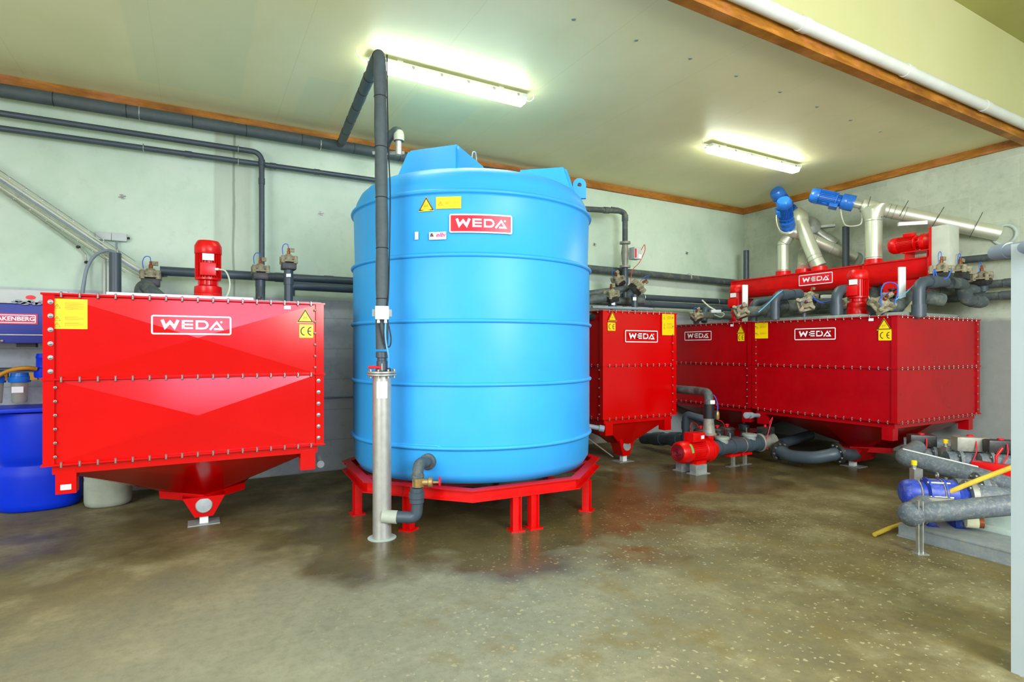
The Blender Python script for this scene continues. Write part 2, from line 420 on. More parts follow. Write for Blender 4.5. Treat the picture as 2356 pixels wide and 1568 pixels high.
    def build(s, name, mat, parent=None, label=None, cat=None, group=None, kind=None, angle=38, flat=False):
        if not flat: bmesh.ops.recalc_face_normals(s.bm, faces=s.bm.faces[:])
        me = bpy.data.meshes.new(name)
        if parent is None:
            xs = [v.co for v in s.bm.verts]
            org = V(((min(v.x for v in xs)+max(v.x for v in xs))/2, (min(v.y for v in xs)+max(v.y for v in xs))/2, min(v.z for v in xs)))
        else: org = ORI.get(parent.name, V((0, 0, 0)))
        bmesh.ops.translate(s.bm, verts=s.bm.verts[:], vec=-org)
        s.bm.to_mesh(me); s.bm.free()
        me.materials.append(MATS[mat])
        if not flat:
            me.shade_smooth(); me.set_sharp_from_angle(angle=math.radians(angle))
        o = bpy.data.objects.new(name, me); COL.objects.link(o)
        if parent is None: o.location = org
        else:
            o.parent = parent
            if parent.name in ORI: ORI[o.name] = org
        tag(o, label, cat, group)
        if kind: o['kind'] = kind
        return o
def struct(mb, name, mat): return mb.build(name, mat, kind='structure')
def inst(mesh_obj, parent, loc, rot=None, name=None):
    o = bpy.data.objects.new(name or mesh_obj.name.split('.')[0], mesh_obj.data); COL.objects.link(o)
    o.parent = parent; o.location = V(loc)-ORI.get(parent.name, V((0, 0, 0)))
    if rot is not None: o.rotation_euler = rot
    return o

# ------------------------------------------------------------------ THE SETTING
XW, YW, ZC, YB, ZU = 9.63, 7.67, 4.42, 3.17, 5.52
struct(MB().b2((-7, -6, -.1), (XW+.2, YW+.2, 0)), 'floor', 'floor_concrete')
struct(MB().b2((-7, YW, 0), (XW+.2, YW+.2, ZU)), 'wall_back', 'wall_back')
wr = MB(); wr.b2((XW, -2.5, 0), (XW+.2, YW, ZU)); struct(wr, 'wall_right', 'wall_right')
struct(MB().b2((-7, YB, ZC), (XW, YW, ZC+.12)), 'ceiling', 'ceiling_board')
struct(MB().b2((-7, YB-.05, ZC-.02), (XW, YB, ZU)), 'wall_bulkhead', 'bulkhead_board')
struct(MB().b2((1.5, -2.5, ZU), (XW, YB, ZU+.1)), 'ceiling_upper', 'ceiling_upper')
struct(MB().b2((-7, YW-.05, ZC-.11), (XW, YW, ZC)), 'trim_1', 'wood_trim')
struct(MB().b2((XW-.05, YB, ZC-.11), (XW, YW-.05, ZC)), 'trim_2', 'wood_trim')
struct(MB().b2((-7, YB-.05, ZC-.13), (XW-.05, YB+.05, ZC-.02)), 'trim_3', 'wood_trim')
# drain pipe along the ceiling step
t = thing('drain_pipe', 'long white plastic drain pipe along the lower edge of the yellow ceiling step', 'pipe', (5, YB-.14, ZC))
MB().cyl((-3, YB-.12, ZC-.0), (XW-.05, YB-.12, ZC-.0), .058, 20).build('pipe', 'pvc_white', t)
for x in (4.6, 6.3, 8.0): MB().cyl((x-.05, YB-.12, ZC), (x+.05, YB-.12, ZC), .065, 20).build('socket', 'pvc_white', t)
# ceiling board fixing caps
for i, (px, py) in enumerate(((1694, 174), (1795, 211), (1880, 245), (1957, 276), (2025, 302), (1588, 134), (1464, 92), (1320, 44))):
    p = P(px, py, (ZC-CAMZ)*FPX/(HZ-py)); p.z = ZC
    MB().lathe([(.018, -.006), (.02, 0)], p, n=14).build('fixing_cap', 'lid_grey', None, 'small round cap on the cream ceiling, '+('fourth', 'fifth', 'sixth', 'seventh', 'eighth', 'third', 'second', 'first')[i]+' from the left in the row of eight', 'fixing cap', 'fixing caps in the ceiling boards')
# partition wall at the right edge of the picture
pA = atZ(2326, 1545); 
struct(MB().b2((pA.x, pA.y-1.6, 0), (pA.x+.24, pA.y, 2.12)), 'wall_partition', 'partition')
t = thing('grey_pipe', 'light grey pipe with round end lying over the top of the near partition wall', 'pipe', (pA.x, pA.y, 2.14))
a = P(2292, 581, 3.0); b = P(2420, 560, 2.6)
MB().tube([a, a.lerp(b, .5), b], .036, 18).build('pipe', 'cable_grey', t)
MB().cyl(a, a.lerp(b, .28), .041, 18).build('socket', 'cable_grey', t)
# wall anchors (small star-shaped plugs)
for i, (px, py) in enumerate(((281, 452), (738, 490), (1368, 562), (1580, 582))):
    p = atY(px, py, YW-.01)
    m = MB().cyl(p, p-V((0, .02, 0)), .012, 8)
    for q in range(4):
        d = V((math.cos(q*math.pi/2+.4), 0, math.sin(q*math.pi/2+.4))); m.box(p+d*.022-V((0, .004, 0)), (.03, .006, .008), x=d)
    m.build('wall_anchor', 'steel_bolt', None, ('small steel anchor in the back wall above the left grey junction boxes', 'small steel anchor in the back wall just left of the blue tank', 'small steel anchor in the back wall just right of the blue tank', 'small steel anchor in the back wall left of the room corner')[i], 'wall anchor', 'steel anchors in the back wall')

# ------------------------------------------------------------------ decals (flat stickers)
def stroke(mb, pts, w, y, closed=False):
    """polyline stroke with mitred joins, in x,z plane"""
    n = len(pts); L = []; R = []
    for i in range(n):
        p = V((pts[i][0], pts[i][1]))
        a = V((pts[(i-1) % n][0], pts[(i-1) % n][1])) if (i or closed) else None
        b = V((pts[(i+1) % n][0], pts[(i+1) % n][1])) if (i < n-1 or closed) else None
        da = (p-a).normalized() if a is not None else (b-p).normalized()
        db = (b-p).normalized() if b is not None else da
        na = V((-da.y, da.x)); nb = V((-db.y, db.x)); m = (na+nb)
        m = m.normalized() if m.length > 1e-4 else na
        k = w/2/max(.45, m.dot(na))
        L.append(p+m*k); R.append(p-m*k)
    for i in range(n if closed else n-1):
        j = (i+1) % n
        mb.face([V((q.x, y, q.y)) for q in (L[i], L[j], R[j], R[i])])
def rrect(w, h, r, cx=0, cz=0, seg=4):
    o = []
    for sx, sz, a0 in ((1, 1, 0), (-1, 1, 90), (-1, -1, 180), (1, -1, 270)):
        for k in range(seg+1):
            a = math.radians(a0+90*k/seg); o.append((cx+sx*(w/2-r)+r*math.cos(a), cz+sz*(h/2-r)+r*math.sin(a)))
    return o
def weda_letters(mb, cx, cz, W, y):
    """letters of the maker's sign; W = whole sign width"""
    s = W/1185.0
    def q(x, z): return (cx+(x-1437)*s, cz-(z-683)*s)
    stroke(mb, [q(966, 592), q(1014, 724), q(1088, 634), q(1156, 724), q(1212, 592)], 50*s, y)
    for z in (608, 672, 736): mb.face([V((a, y, b)) for a, b in (q(1268, z-17), q(1446, z-17), q(1446, z+17), q(1268, z+17))])
    mb.face([V((a, y, b)) for a, b in (q(1268, 591), q(1312, 591), q(1312, 753), q(1268, 753))])
    stroke(mb, [q(1640, 610), q(1600, 610), q(1508, 610), q(1508, 740), q(1600, 740), q(1640, 734), q(1668, 712), q(1680, 676), q(1668, 638), q(1640, 616), q(1600, 610)], 36*s, y)
    stroke(mb, [q(1718, 762), q(1830, 622), q(1916, 748), q(1785, 748)], 36*s, y)
    mb.face([V((a, y, b)) for a, b in [q(1905+20*math.cos(t*math.pi/5), 618+20*math.sin(t*math.pi/5)) for t in range(10)]])
def ident(v): return v
def logo(parent, cx, cz, W, f=ident, plate=None, H=None, name='logo_sign', grid=.06):
    H = H or W*.275; bw = W*.022
    gx = [cx-W/2+grid*i for i in range(1, int(W/grid)+1)]
    root = parent
    if plate:
        m = MB(); m.face([V((a, 0, b)) for a, b in rrect(W, H, W*.02, cx, cz)]); m.grid(gx, []); m.map(f)
        root = m.build(name, plate, parent, flat=True)
    m = MB(); stroke(m, rrect(W-bw, H-bw, W*.02, cx, cz), bw, -.0015, True)
    weda_letters(m, cx, cz, W*(.96 if plate else .93), -.0015)
    m.grid(gx, [cz]); m.map(f)
    m.build('lettering' if plate else name, 'sign_white', root, flat=True, label='white lettering and frame')
def tri_sign(parent, cx, cz, S, f=ident):
    h = S*.87
    m = MB(); m.face([V((a, 0, b)) for a, b in ((cx-S/2, cz-h/2), (cx+S/2, cz-h/2), (cx, cz+h/2))]); m.grid([cx-.04, cx-.02, cx, cx+.02, cx+.04], [cz-.04, cz, cz+.04]); m.map(f)
    r = m.build('warning_sign', 'yellow_label', parent, flat=True, label='yellow triangular UV warning sticker')
    m = MB(); k = .84
    stroke(m, [(cx-S/2*k, cz-h/2*k+h*.0-.0*S), (cx+S/2*k, cz-h/2*k), (cx, cz+h/2*k*.94)], S*.055, -.0012, True)
    c = cz-h*.13; u = S*.03
    stroke(m, [(cx-S*.11, c+S*.07), (cx-S*.11, c-S*.05), (cx-S*.075, c-S*.075), (cx-S*.04, c-S*.05), (cx-S*.04, c+S*.07)], S*.016, -.0012)
    stroke(m, [(cx+S*.01, c+S*.07), (cx+S*.05, c-S*.075), (cx+S*.09, c+S*.07)], S*.016, -.0012)
    for q in range(12):
        a = q*math.pi/6; d = (math.cos(a), math.sin(a)); stroke(m, [(cx+d[0]*S*.155, c+d[1]*S*.145), (cx+d[0]*S*.19, c+d[1]*S*.18)], S*.014, -.0012)
    m.map(f); m.build('symbol', 'ink_black', r, flat=True)
def ce_sign(parent, cx, cz, w, h, f=ident):
    m = MB(); m.face([V((a, 0, b)) for a, b in rrect(w, h, w*.06, cx, cz)]); m.grid([cx-.03, cx, cx+.03], [cz-.03, cz, cz+.03]); m.map(f)
    r = m.build('ce_sign', 'yellow_label', parent, flat=True, label='square yellow CE sticker')
    m = MB(); R = h*.30
    for ox in (-w*.13, w*.36):
        stroke(m, [(cx+ox+R*math.cos(math.radians(a))*.85, cz+R*math.sin(math.radians(a))) for a in range(90, 271, 15)], h*.075, -.0012)
    stroke(m, [(cx+w*.36-R*.85, cz), (cx+w*.36-R*.1, cz)], h*.07, -.0012)
    m.map(f); m.build('symbol', 'ink_black', r, flat=True)
def text_label(parent, cx, cz, w, h, rows, f=ident, ink='ink_faded', name='instruction_label'):
    """yellow instruction sheet; rows of (zfrac, size) pictograms beside fine print"""
    m = MB(); m.face([V((a, 0, b)) for a, b in rrect(w, h, w*.015, cx, cz)]); m.grid([cx-w/2+.02*q for q in range(1, int(w/.02)+1)], [cz-h/2+.02*q for q in range(1, int(h/.02)+1)]); m.map(f)
    r = m.build(name, 'yellow_label', parent, flat=True, label='yellow sheet of small printed safety instructions')
    m = MB()
    for zf, n in rows:
        z = cz+h/2-zf*h; s = w*.17; x = cx-w*.32
        stroke(m, [(x-s/2, z-s*.42), (x+s/2, z-s*.42), (x, z+s*.42)], s*.08, -.0012, True)
        stroke(m, [(x, z+s*.14), (x, z-s*.16)], s*.1, -.0012)
        for k in range(n):
            zz = z+(n/2-k)*h*.032; L = w*(.52 if k % 3 else .38)
            stroke(m, [(cx-w*.12, zz), (cx-w*.12+L, zz)], h*.009, -.0012)
    m.map(f); m.build('print', ink, r, flat=True)
def plain_label(parent, cx, cz, w, h, f=ident, mat='label_white', name='label', ink=True):
    m = MB(); m.face([V((a, 0, b)) for a, b in rrect(w, h, min(w, h)*.06, cx, cz)]); m.map(f)
    r = m.build(name, mat, parent, flat=True)
    return r

# ------------------------------------------------------------------ feed tanks
bm_ = MB(); bm_.lathe([(.006, -.022), (.0125, -.018), (.0125, -.004), (.017, -.003), (.017, .003), (.0125, .004), (.0125, .014), (.006, .02)], n=10)
PB = bm_.bm
def bolt_mesh(name, prof, n=10):
    m = MB(); m.lathe(prof, n=n); me = bpy.data.meshes.new(name)
    bmesh.ops.recalc_face_normals(m.bm, faces=m.bm.faces[:]); m.bm.to_mesh(me); m.bm.free(); me.materials.append(MATS['steel_bolt'])
    me.shade_smooth(); me.set_sharp_from_angle(angle=.6); return me
BOLT_V = bolt_mesh('bolt', [(.004, -.024), (.0085, -.02), (.0085, -.008), (.012, -.007), (.012, .007), (.0085, .008), (.0085, .016), (.004, .02)])
BOLT_W = bolt_mesh('washer_bolt', [(.017, 0), (.017, .003), (.010, .004), (.010, .010), (.004, .013)], 14)
BOLT_S = bolt_mesh('small_bolt', [(.011, 0), (.011, .003), (.008, .004), (.007, .012), (.003, .016)], 10)
def bolts(me, parent, locs, rot=(0, 0, 0)):
    for l in locs:
        o = bpy.data.objects.new('bolt', me); COL.objects.link(o); o.parent = parent; o.location = l; o.rotation_euler = rot

def feed_tank(label, W, D, zt, zb, zm, loc, rz, out, mat='red_paint', bump=.035, nb=17, sides=(), lid='lid_grey', band=True, cols=()):
    """local frame: x to the right along the front, y into the depth, z up; origin under the middle of the front"""
    t = thing('feed_tank', label, 'tank', loc, group=None, local=True, rz=rz)
    hw = W/2; pw = .05
    F = {'front': (V((0, 0, 0)), V((1, 0, 0)), V((0, -1, 0)), W), 'back': (V((0, D, 0)), V((-1, 0, 0)), V((0, 1, 0)), W),
         'left': (V((-hw, D/2, 0)), V((0, -1, 0)), V((-1, 0, 0)), D), 'right': (V((hw, D/2, 0)), V((0, 1, 0)), V((1, 0, 0)), D)}
    for k, (o, X, N, wd) in F.items():
        for z0, z1 in ((zm, zt), (zb, zm)):
            m = MB(); h = wd/2-.03; zc = (z0+z1)/2
            c = [o+X*sx*h+V((0, 0, zz)) for sx, zz in ((-1, z0), (1, z0), (1, z1), (-1, z1))]
            ap = o+V((0, 0, zc))+N*bump
            for i in range(4): m.face([c[i], c[(i+1) % 4], ap])
            bmesh.ops.remove_doubles(m.bm, verts=m.bm.verts[:], dist=1e-5)
            m.build('side_panel', mat, t, angle=.5)
    for z, nm in ((zt, 'top_flange'), (zm, 'middle_flange'), (zb, 'bottom_flange')):
        m = MB(); e = .029; i_ = -.03; th = .007
        for lo, hi in (((-hw-e, -e), (hw+e, -i_)), ((-hw-e, D+i_), (hw+e, D+e)), ((-hw-e, -i_), (-hw-i_, D+i_)), ((hw+i_, -i_), (hw+e, D+i_))):
            m.b2((lo[0], lo[1], z-th), (hi[0], hi[1], z+th))
        m.build(nm, mat, t)
    for sx in (-1, 1):
        for yy in (0, D):
            sy = -1 if yy == 0 else 1
            m = MB(); x0 = sx*(hw-pw); x1 = sx*(hw+.018)
            m.b2((min(x0, x1), min(yy, yy+sy*.016)-.002, zb), (max(x0, x1), max(yy, yy+sy*.016)+.002, zt))
            m.b2((min(sx*hw, x1), min(yy-sy*pw, yy), zb), (max(sx*hw, x1), max(yy-sy*pw, yy), zt))
            m.build('corner_post', mat, t)
    # base frame and brackets
    m = MB()
    for lo, hi in (((-hw+.03, .02), (hw-.03, .07)), ((-hw+.03, D-.07), (hw-.03, D-.02)), ((-hw+.03, .07), (-hw+.08, D-.07)), ((hw-.08, .07), (hw-.03, D-.07))):
        m.b2((lo[0], lo[1], zb-.075), (hi[0], hi[1], zb-.007))
    m.build('base_frame', mat, t)
    for sx in (-1, 1):
        for yy in (.015, D-.135):
            m = MB(); x0, x1 = sorted((sx*(hw-.05), sx*(hw-.175)))
            m.b2((x0, yy, zb-.225), (x1, yy+.12, zb-.05)); m.build('bracket', mat, t)
    ox, oy = out
    # hopper: from the square rim to a diamond
    r = .36 if W > 1.6 else .22; zd = .275; n = 8
    top = [V((x, y, zb-.06)) for x, y in ((-hw+.05, .05), (0, .05), (hw-.05, .05), (hw-.05, D/2), (hw-.05, D-.05), (0, D-.05), (-hw+.05, D-.05), (-hw+.05, D/2))]
    dia = [V((ox-r/2, oy-r/2, zd)), V((ox, oy-r, zd)), V((ox+r/2, oy-r/2, zd)), V((ox+r, oy, zd)), V((ox+r/2, oy+r/2, zd)), V((ox, oy+r, zd)), V((ox-r/2, oy+r/2, zd)), V((ox-r, oy, zd))]
    m = MB(); m.rings([dia, top], True); m.build('hopper', mat, t)
    if band:
        m = MB(); m.rings([[p+V((0, 0, -.07)) for p in dia], [p+(p-V((ox, oy, zd)))*.02 for p in dia]]); m.build('hopper_band', mat, t)
    # outlet box with round cap
    fy = oy-r-.02 if band else oy-.16
    m = MB(); a, b = (.17, .075) if band else (.15, .07); z1, z0 = (.26, .075) if band else (.34, .09)
    if not band: b = .06
    y2 = oy+.06
    m.rings([[V((ox-b, fy+.02, z0)), V((ox+b, fy+.02, z0)), V((ox+b, y2, z0)), V((ox-b, y2, z0))],
             [V((ox-a, fy, z1)), V((ox+a, fy, z1)), V((ox+a, y2, z1)), V((ox-a, y2, z1))]])
    m.build('outlet_box', mat, t)
    zz = (z0+z1)/2+.015; yf = fy+.02*(z1-zz)/(z1-z0)
    MB().lathe([(.066, -.004), (.070, .004), (.064, .012), (.03, .014)], (ox, yf, zz), (0, -1, .1), 24).build('outlet_cap', 'galvanised_dull', t)
    m = MB(); m.b2((ox-.035, fy+.05, .008), (ox+.035, fy+.12, z0+.005)); m.build('foot', 'lid_white', t)
    m = MB(); m.b2((ox-.13, fy, 0), (ox+.13, fy+.2, .008)); m.build('foot_plate', 'galvanised_dull', t)
    # top cover
    m = MB(); m.b2((-hw+.0, .0, zt+.007), (hw, D, zt+.014)); m.build('top_plate', lid if lid == 'lid_grey' else 'galvanised_dull', t)
    # bolts of the front
    def row(o, X, N, wd, z, cnt):
        return [o+X*(-wd/2+.09+(wd-.18)*i/(cnt-1))+N*.018+V((0, 0, z)) for i in range(cnt)]
    faces = ['front']+list(sides)
    for k in faces:
        o, X, N, wd = F[k]; cnt = nb if k == 'front' else max(8, int(nb*wd/W*.9))
        for z in (zt, zm, zb): bolts(BOLT_V, t, row(o, X, N, wd, z, cnt))
    for k, sx, half, big in cols:
        o, X, N, wd = F[k]; rt = {'front': (math.pi/2, 0, 0), 'left': (0, -math.pi/2, 0), 'right': (0, math.pi/2, 0)}[k]
        z0, z1 = (zm, zt) if half == 'u' else (zb, zm)
        bolts(BOLT_W if big else BOLT_S, t, [o+X*sx*(wd/2-(.028 if big else .055))+N*.019+V((0, 0, z0+.06+(z1-z0-.12)*i/5)) for i in range(6)], rt)
    def surf(v):  # sticks a flat decal on the cross-broken upper panel
        zc = (zm+zt)/2; h = (zt-zm)/2
        k = max(abs(v.x)/(hw-.03), abs(v.z-zc)/h)
        return V((v.x, v.y-.0035-bump*max(0, 1-k), v.z))
    return t, surf

# tank A (front left)
tA, sA = feed_tank('large glossy red feed tank at the left, left of the blue tank', 1.95, 1.98, 2.008, .745, 1.377, (0.012, 5.3, 0), 0, (0.05, .93), 'red_paint', nb=17, lid='x', cols=(('front', -1, 'u', 1), ('front', 1, 'l', 1), ('front', 1, 'u', 0), ('front', -1, 'l', 0)))
def A_at(px, py): p = atY(px, py, 5.3); return p.x-.012, p.z
x, z = A_at(440, 748); x2, _ = A_at(348, 748); x3, _ = A_at(532, 748)
logo(tA, (x2+x3)/2, z, x3-x2, sA, H=.155)
xl, zt_ = A_at(116, 686); xr, zb_ = A_at(202, 757)
text_label(tA, (xl+xr)/2, (zt_+zb_)/2, xr-xl, zt_-zb_, ((.25, 8), (.66, 4), (.86, 4)), sA)
x, z = A_at(702, 726); tri_sign(tA, x, z, .145, sA)
x, z = A_at(704.5, 761.5); ce_sign(tA, x, z, .12, .118, sA)
x, z = A_at(661, 707); plain_label(tA, x, z, .056, .03, sA)
# white lid on A
m = MB(); m.b2((-.62, .04, 2.022), (.42, 1.3, 2.045), .006); m.build('lid', 'lid_white', tA)
m = MB(); p = A_at(571, 686); m.lathe([(.008, 0), (.008, .03), (.022, .032), (.022, .045), (.01, .048)], (.47, .1, 2.012), n=12); m.build('lid_knob', 'black_plastic', tA)
# small label on its left bracket and hose stub at the right
m = MB(); m.b2((-.895, .012, .55), (-.83, .0145, .59)); m.build('label', 'label_white', tA)

# tank B (behind the blue tank, right of it)
tB, sB = feed_tank('narrow tall red feed tank just right of and behind the blue tank', 1.28, 1.4, 2.105, .68, 1.385, (5.31, 5.9, 0), 0, (.02, .45), 'red_paint', bump=.0, nb=11, sides=('left',), band=False, cols=(('front', 1, 'u', 0), ('front', 1, 'l', 0), ('left', 1, 'l', 0)))
def B_at(px, py): p = atY(px, py, 5.9); return p.x-5.31, p.z
fl = lambda v: V((v.x, v.y-.019, v.z))
x2, z = B_at(1436, 773); x3, _ = B_at(1511, 773); logo(tB, (x2+x3)/2, z, x3-x2, fl, H=.165)
xl, a_ = B_at(1521, 721); xr, b_ = B_at(1549, 771); text_label(tB, (xl+xr)/2, (a_+b_)/2, xr-xl, a_-b_, ((.2, 5), (.5, 4), (.65, 3)), fl)
x, z = B_at(1407, 727); tri_sign(tB, x, z, .15, fl)
x, z = B_at(1405, 751); ce_sign(tB, x, z, .13, .11, fl)
p = atX(1375, 727, 4.66)-V((5.31, 5.9, 0)); MB().tube([(-.64, .22, p.z), (-.74, .22, p.z)], .055, 18).build('port', 'black_plastic', tB)
# tank C and D (along the right wall, fronts towards -X)
tC, sC = feed_tank('dark red feed tank deep in the corner between the narrow and the biggest tank', 1.8, 1.95, 2.01, .72, 1.37, (7.3, 6.575, 0), -math.pi/2, (.0, .98), 'red_paint_dusty', bump=.0, nb=16, sides=(), cols=(('front', 1, 'l', 0),))
def C_at(px, py): p = atX(px, py, 7.3); return 6.575-p.y, p.z
x2, z = C_at(1577, 773); x3, _ = C_at(1639, 773); logo(tC, (x2+x3)/2, z, x3-x2, fl, H=.15)
x, z = C_at(1706, 757); tri_sign(tC, x, z, .15, fl); x, z = C_at(1707, 776); ce_sign(tC, x, z, .12, .11, fl)
x, z = C_at(1686, 748); plain_label(tC, x, z, .06, .035, fl)
tD, sD = feed_tank('biggest dusty red feed tank at the right, one corner towards us', 1.98, 2.06, 2.0, .72, 1.37, (7.3, 4.64, 0), -math.pi/2, (.16, .85), 'red_paint_dusty', bump=.0, nb=18, sides=('right',), cols=(('front', -1, 'u', 0), ('front', -1, 'l', 0), ('right', 1, 'u', 0), ('right', 1, 'l', 0)))
def D_at(px, py): p = atX(px, py, 7.3); return 4.64-p.y, p.z
x2, z = D_at(1830, 769); x3, _ = D_at(1925, 769); logo(tD, (x2+x3)/2, z, x3-x2, fl, H=.16)
xl, a_ = D_at(1739, 742); xr, b_ = D_at(1769, 778); text_label(tD, (xl+xr)/2, (a_+b_)/2, xr-xl, a_-b_, ((.3, 5), (.7, 4)), fl)
x, z = D_at(2036, 745); tri_sign(tD, x, z, .17, fl); x, z = D_at(2038, 771); ce_sign(tD, x, z, .15, .125, fl)
x, z = D_at(2006, 735); plain_label(tD, x, z, .06, .035, fl)
m = MB(); m.b2((-.6, .05, 2.015), (.55, 1.75, 2.05), .006); m.build('lid', 'lid_grey', tD)
m = MB(); m.b2((.6, .25, 2.015), (.95, 1.6, 2.06), .006); m.build('lid', 'lid_grey', tD)

# ------------------------------------------------------------------ blue storage tank
BC = V((2.645, 5.61, 0)); BR = 1.262
t = thing('storage_tank', 'huge bright blue ribbed plastic tank in the middle on a red stand', 'tank', (BC.x, BC.y, .40))
prof = [(1.12, .405), (1.20, .415), (BR-.012, .50)]
for i, z in enumerate((.733, 1.29, 1.85, 2.425, 2.98)):
    prof += [(BR-.004+(.006 if 1 < z < 2.5 else 0), z-.034)]
    for k in range(7):
        a = -math.pi/2+math.pi*k/6; prof.append((BR+.001+.024*math.cos(a), z+.019*math.sin(a)))
    prof += [(BR-.004+(.006 if z < 2.4 else -.012), z+.034)]
prof += [(BR-.03, 3.08), (BR-.07, 3.16), (1.13, 3.22), (1.05, 3.25), (.8, 3.30), (.45, 3.34), (.0001, 3.36)]
m = MB(); m.lathe(prof, (BC.x, BC.y, 0), n=96); m.build('body', 'blue_tank', t, angle=60)
def radial_boss(ang, r0, r1, w0, w1, z0, z1, name='boss'):
    d = V((math.cos(ang), math.sin(ang), 0)); s = V((-d.y, d.x, 0)); c = V((BC.x, BC.y, 0)); m = MB()
    lo = [c+d*r0-s*w0, c+d*r1-s*w1, c+d*r1+s*w1, c+d*r0+s*w0]
    hi = [c+d*(r0+.04)-s*(w0-.05), c+d*(r1-.12)-s*(w1-.06), c+d*(r1-.12)+s*(w1-.06), c+d*(r0+.04)+s*(w0-.05)]
    m.rings([[p+V((0, 0, z0)) for p in lo], [p+V((0, 0, z1)) for p in hi]])
    bmesh.ops.bevel(m.bm, geom=m.bm.edges[:], offset=.025, segments=2, affect='EDGES')
    m.build(name, 'blue_tank', t)
back = math.atan2(-BC.y, -BC.x)     # angle towards the camera
radial_boss(back-.42, .25, 1.06, .30, .33, 3.2, 3.50)
radial_boss(back+1.28, .5, 1.16, .24, .25, 3.12, 3.47)
radial_boss(back+3.3, .4, 1.1, .2, .2, 3.15, 3.40)
MB().lathe([(.52, 3.25), (.50, 3.40), (.44, 3.45), (.2, 3.47), (.001, 3.47)], (BC.x, BC.y, 0), n=48).build('manhole_lid', 'blue_tank', t)
p = P(1091, 362, 6.1); MB().tube(spline([p+V((-.03, 0, -.05)), p+V((-.02, 0, .04)), p+V((0, 0, .06)), p+V((.02, 0, .04)), p+V((.03, 0, -.06))], 5), .008, 8).build('lid_handle', 'cable_grey', t)
# lifting lug at the right shoulder
lc = P(1332, 428, 6.0)
def disc_with_hole(m, c, X, Z, R, r, th, n=24):
    N = X.cross(Z).normalized(); rings = []
    outer = []; inner = []
    for k in range(n):
        a = 2*math.pi*k/n; ca, sa = math.cos(a), math.sin(a)
        ox_, oz_ = R*ca, R*sa
        if sa < 0: oz_ = -R*2.0 if abs(ca) < .8 else -R*2.0*min(1, -sa/.6); ox_ = R*(1 if ca > 0 else -1) if abs(ca) > .3 else R*ca
        outer.append(c+X*ox_+Z*oz_); inner.append(c+X*r*ca+Z*r*sa)
    m.rings([outer, [p+N*th for p in outer], [p+N*th for p in inner], inner], False, True)
m = MB(); disc_with_hole(m, lc, RT, V((0, 0, 1)), .07, .022, .05); m.build('lifting_lug', 'blue_tank', t)
def cyl_at(px, py):
    """pixel on the tank wall -> angle offset arc length and z"""
    best = None
    dirv = (P(px, HZ, 1.0)-V((0, 0, CAMZ)))
    # ray-circle in plan
    o = V((0, 0)); d = V((dirv.x, dirv.y)); c = V((BC.x, BC.y)); R = BR
    A = d.dot(d); B = -2*d.dot(c); C = c.dot(c)-R*R; k = (-B-math.sqrt(B*B-4*A*C))/(2*A)
    q = d*k; ang = math.atan2(q.y-c.y, q.x-c.x)
    dep = k
    return (ang-back), CAMZ-(py-HZ)/FPX*dep
def onblue(a0):
    def f(v):
        ang = back+a0+v.x/BR; r = BR+.004-v.y
        return V((BC.x+r*math.cos(ang), BC.y+r*math.sin(ang), v.z))
    return f
a0, z0 = cyl_at(1107, 514)
aL, _ = cyl_at(1035, 514); aR, _ = cyl_at(1179, 514)
logo(t, 0, z0, (aR-aL)*BR, onblue(a0), plate='sign_red', H=.165, name='logo_sticker', grid=.04)
a0, z0 = cyl_at(981, 469); tri_sign(t, 0, z0, .15, onblue(a0))
a0, z0 = cyl_at(1032, 466); aL, _ = cyl_at(1003, 466); aR, _ = cyl_at(1061, 466)
text_label(t, 0, z0, (aR-aL)*BR, .105, ((.55, 7),), onblue(a0))
a0, z0 = cyl_at(959, 542); plain_label(t, 0, z0, .035, .068, onblue(a0))
a0, z0 = cyl_at(1007, 542); f_ = onblue(a0); r_ = plain_label(t, 0, z0, .155, .066, f_, name='maker_label')
# lettering with the built-in font
def text_mesh(body, size, shear=0.0, offs=0.0):
    cu = bpy.data.curves.new('text', 'FONT'); cu.body = body; cu.size = size; cu.align_x = 'CENTER'; cu.align_y = 'CENTER'; cu.shear = shear; cu.offset = offs
    o = bpy.data.objects.new('text', cu); COL.objects.link(o)
    bpy.context.view_layer.update()
    me = bpy.data.meshes.new_from_object(o.evaluated_get(bpy.context.evaluated_depsgraph_get()))
    bpy.data.objects.remove(o); bpy.data.curves.remove(cu); return me
def text_part(body, size, f, mat, parent, name='lettering', shear=0.0, sx=1.0, offs=0.0, width=None):
    me = text_mesh(body, size, shear, offs); org = ORI.get(parent.name, V((0, 0, 0)))
    if width: sx = width/(max(v.co.x for v in me.vertices)-min(v.co.x for v in me.vertices))
    for v in me.vertices: v.co = f(V((v.co.x*sx, -.002, v.co.y)))-org
    me.materials.append(MATS[mat]); o = bpy.data.objects.new(name, me); COL.objects.link(o); o.parent = parent; return o
text_part('elbi', .052, lambda v: f_(V((v.x+.025, v.y, v.z+z0+.006))), 'ink_magenta', r_, shear=.35, sx=1.15, offs=.0006)
text_part('&', .042, lambda v: f_(V((v.x-.052, v.y, v.z+z0+.006))), 'ink_black', r_, 'symbol', sx=1.3, offs=.001)
# moulded groove line between column and outlet
m = MB(); pts = []
for px, py in ((895, 1019), (940, 1022), (985, 1024), (1008, 1026), (1018, 1031), (1030, 1034)):
    a, z = cyl_at(px, py); pts.append(V((BC.x+(BR+.0)*math.cos(back+a), BC.y+(BR+.0)*math.sin(back+a), z)))
m.tube(spline(pts, 5), .014, 8); m.build('moulded_rib', 'blue_tank', t)

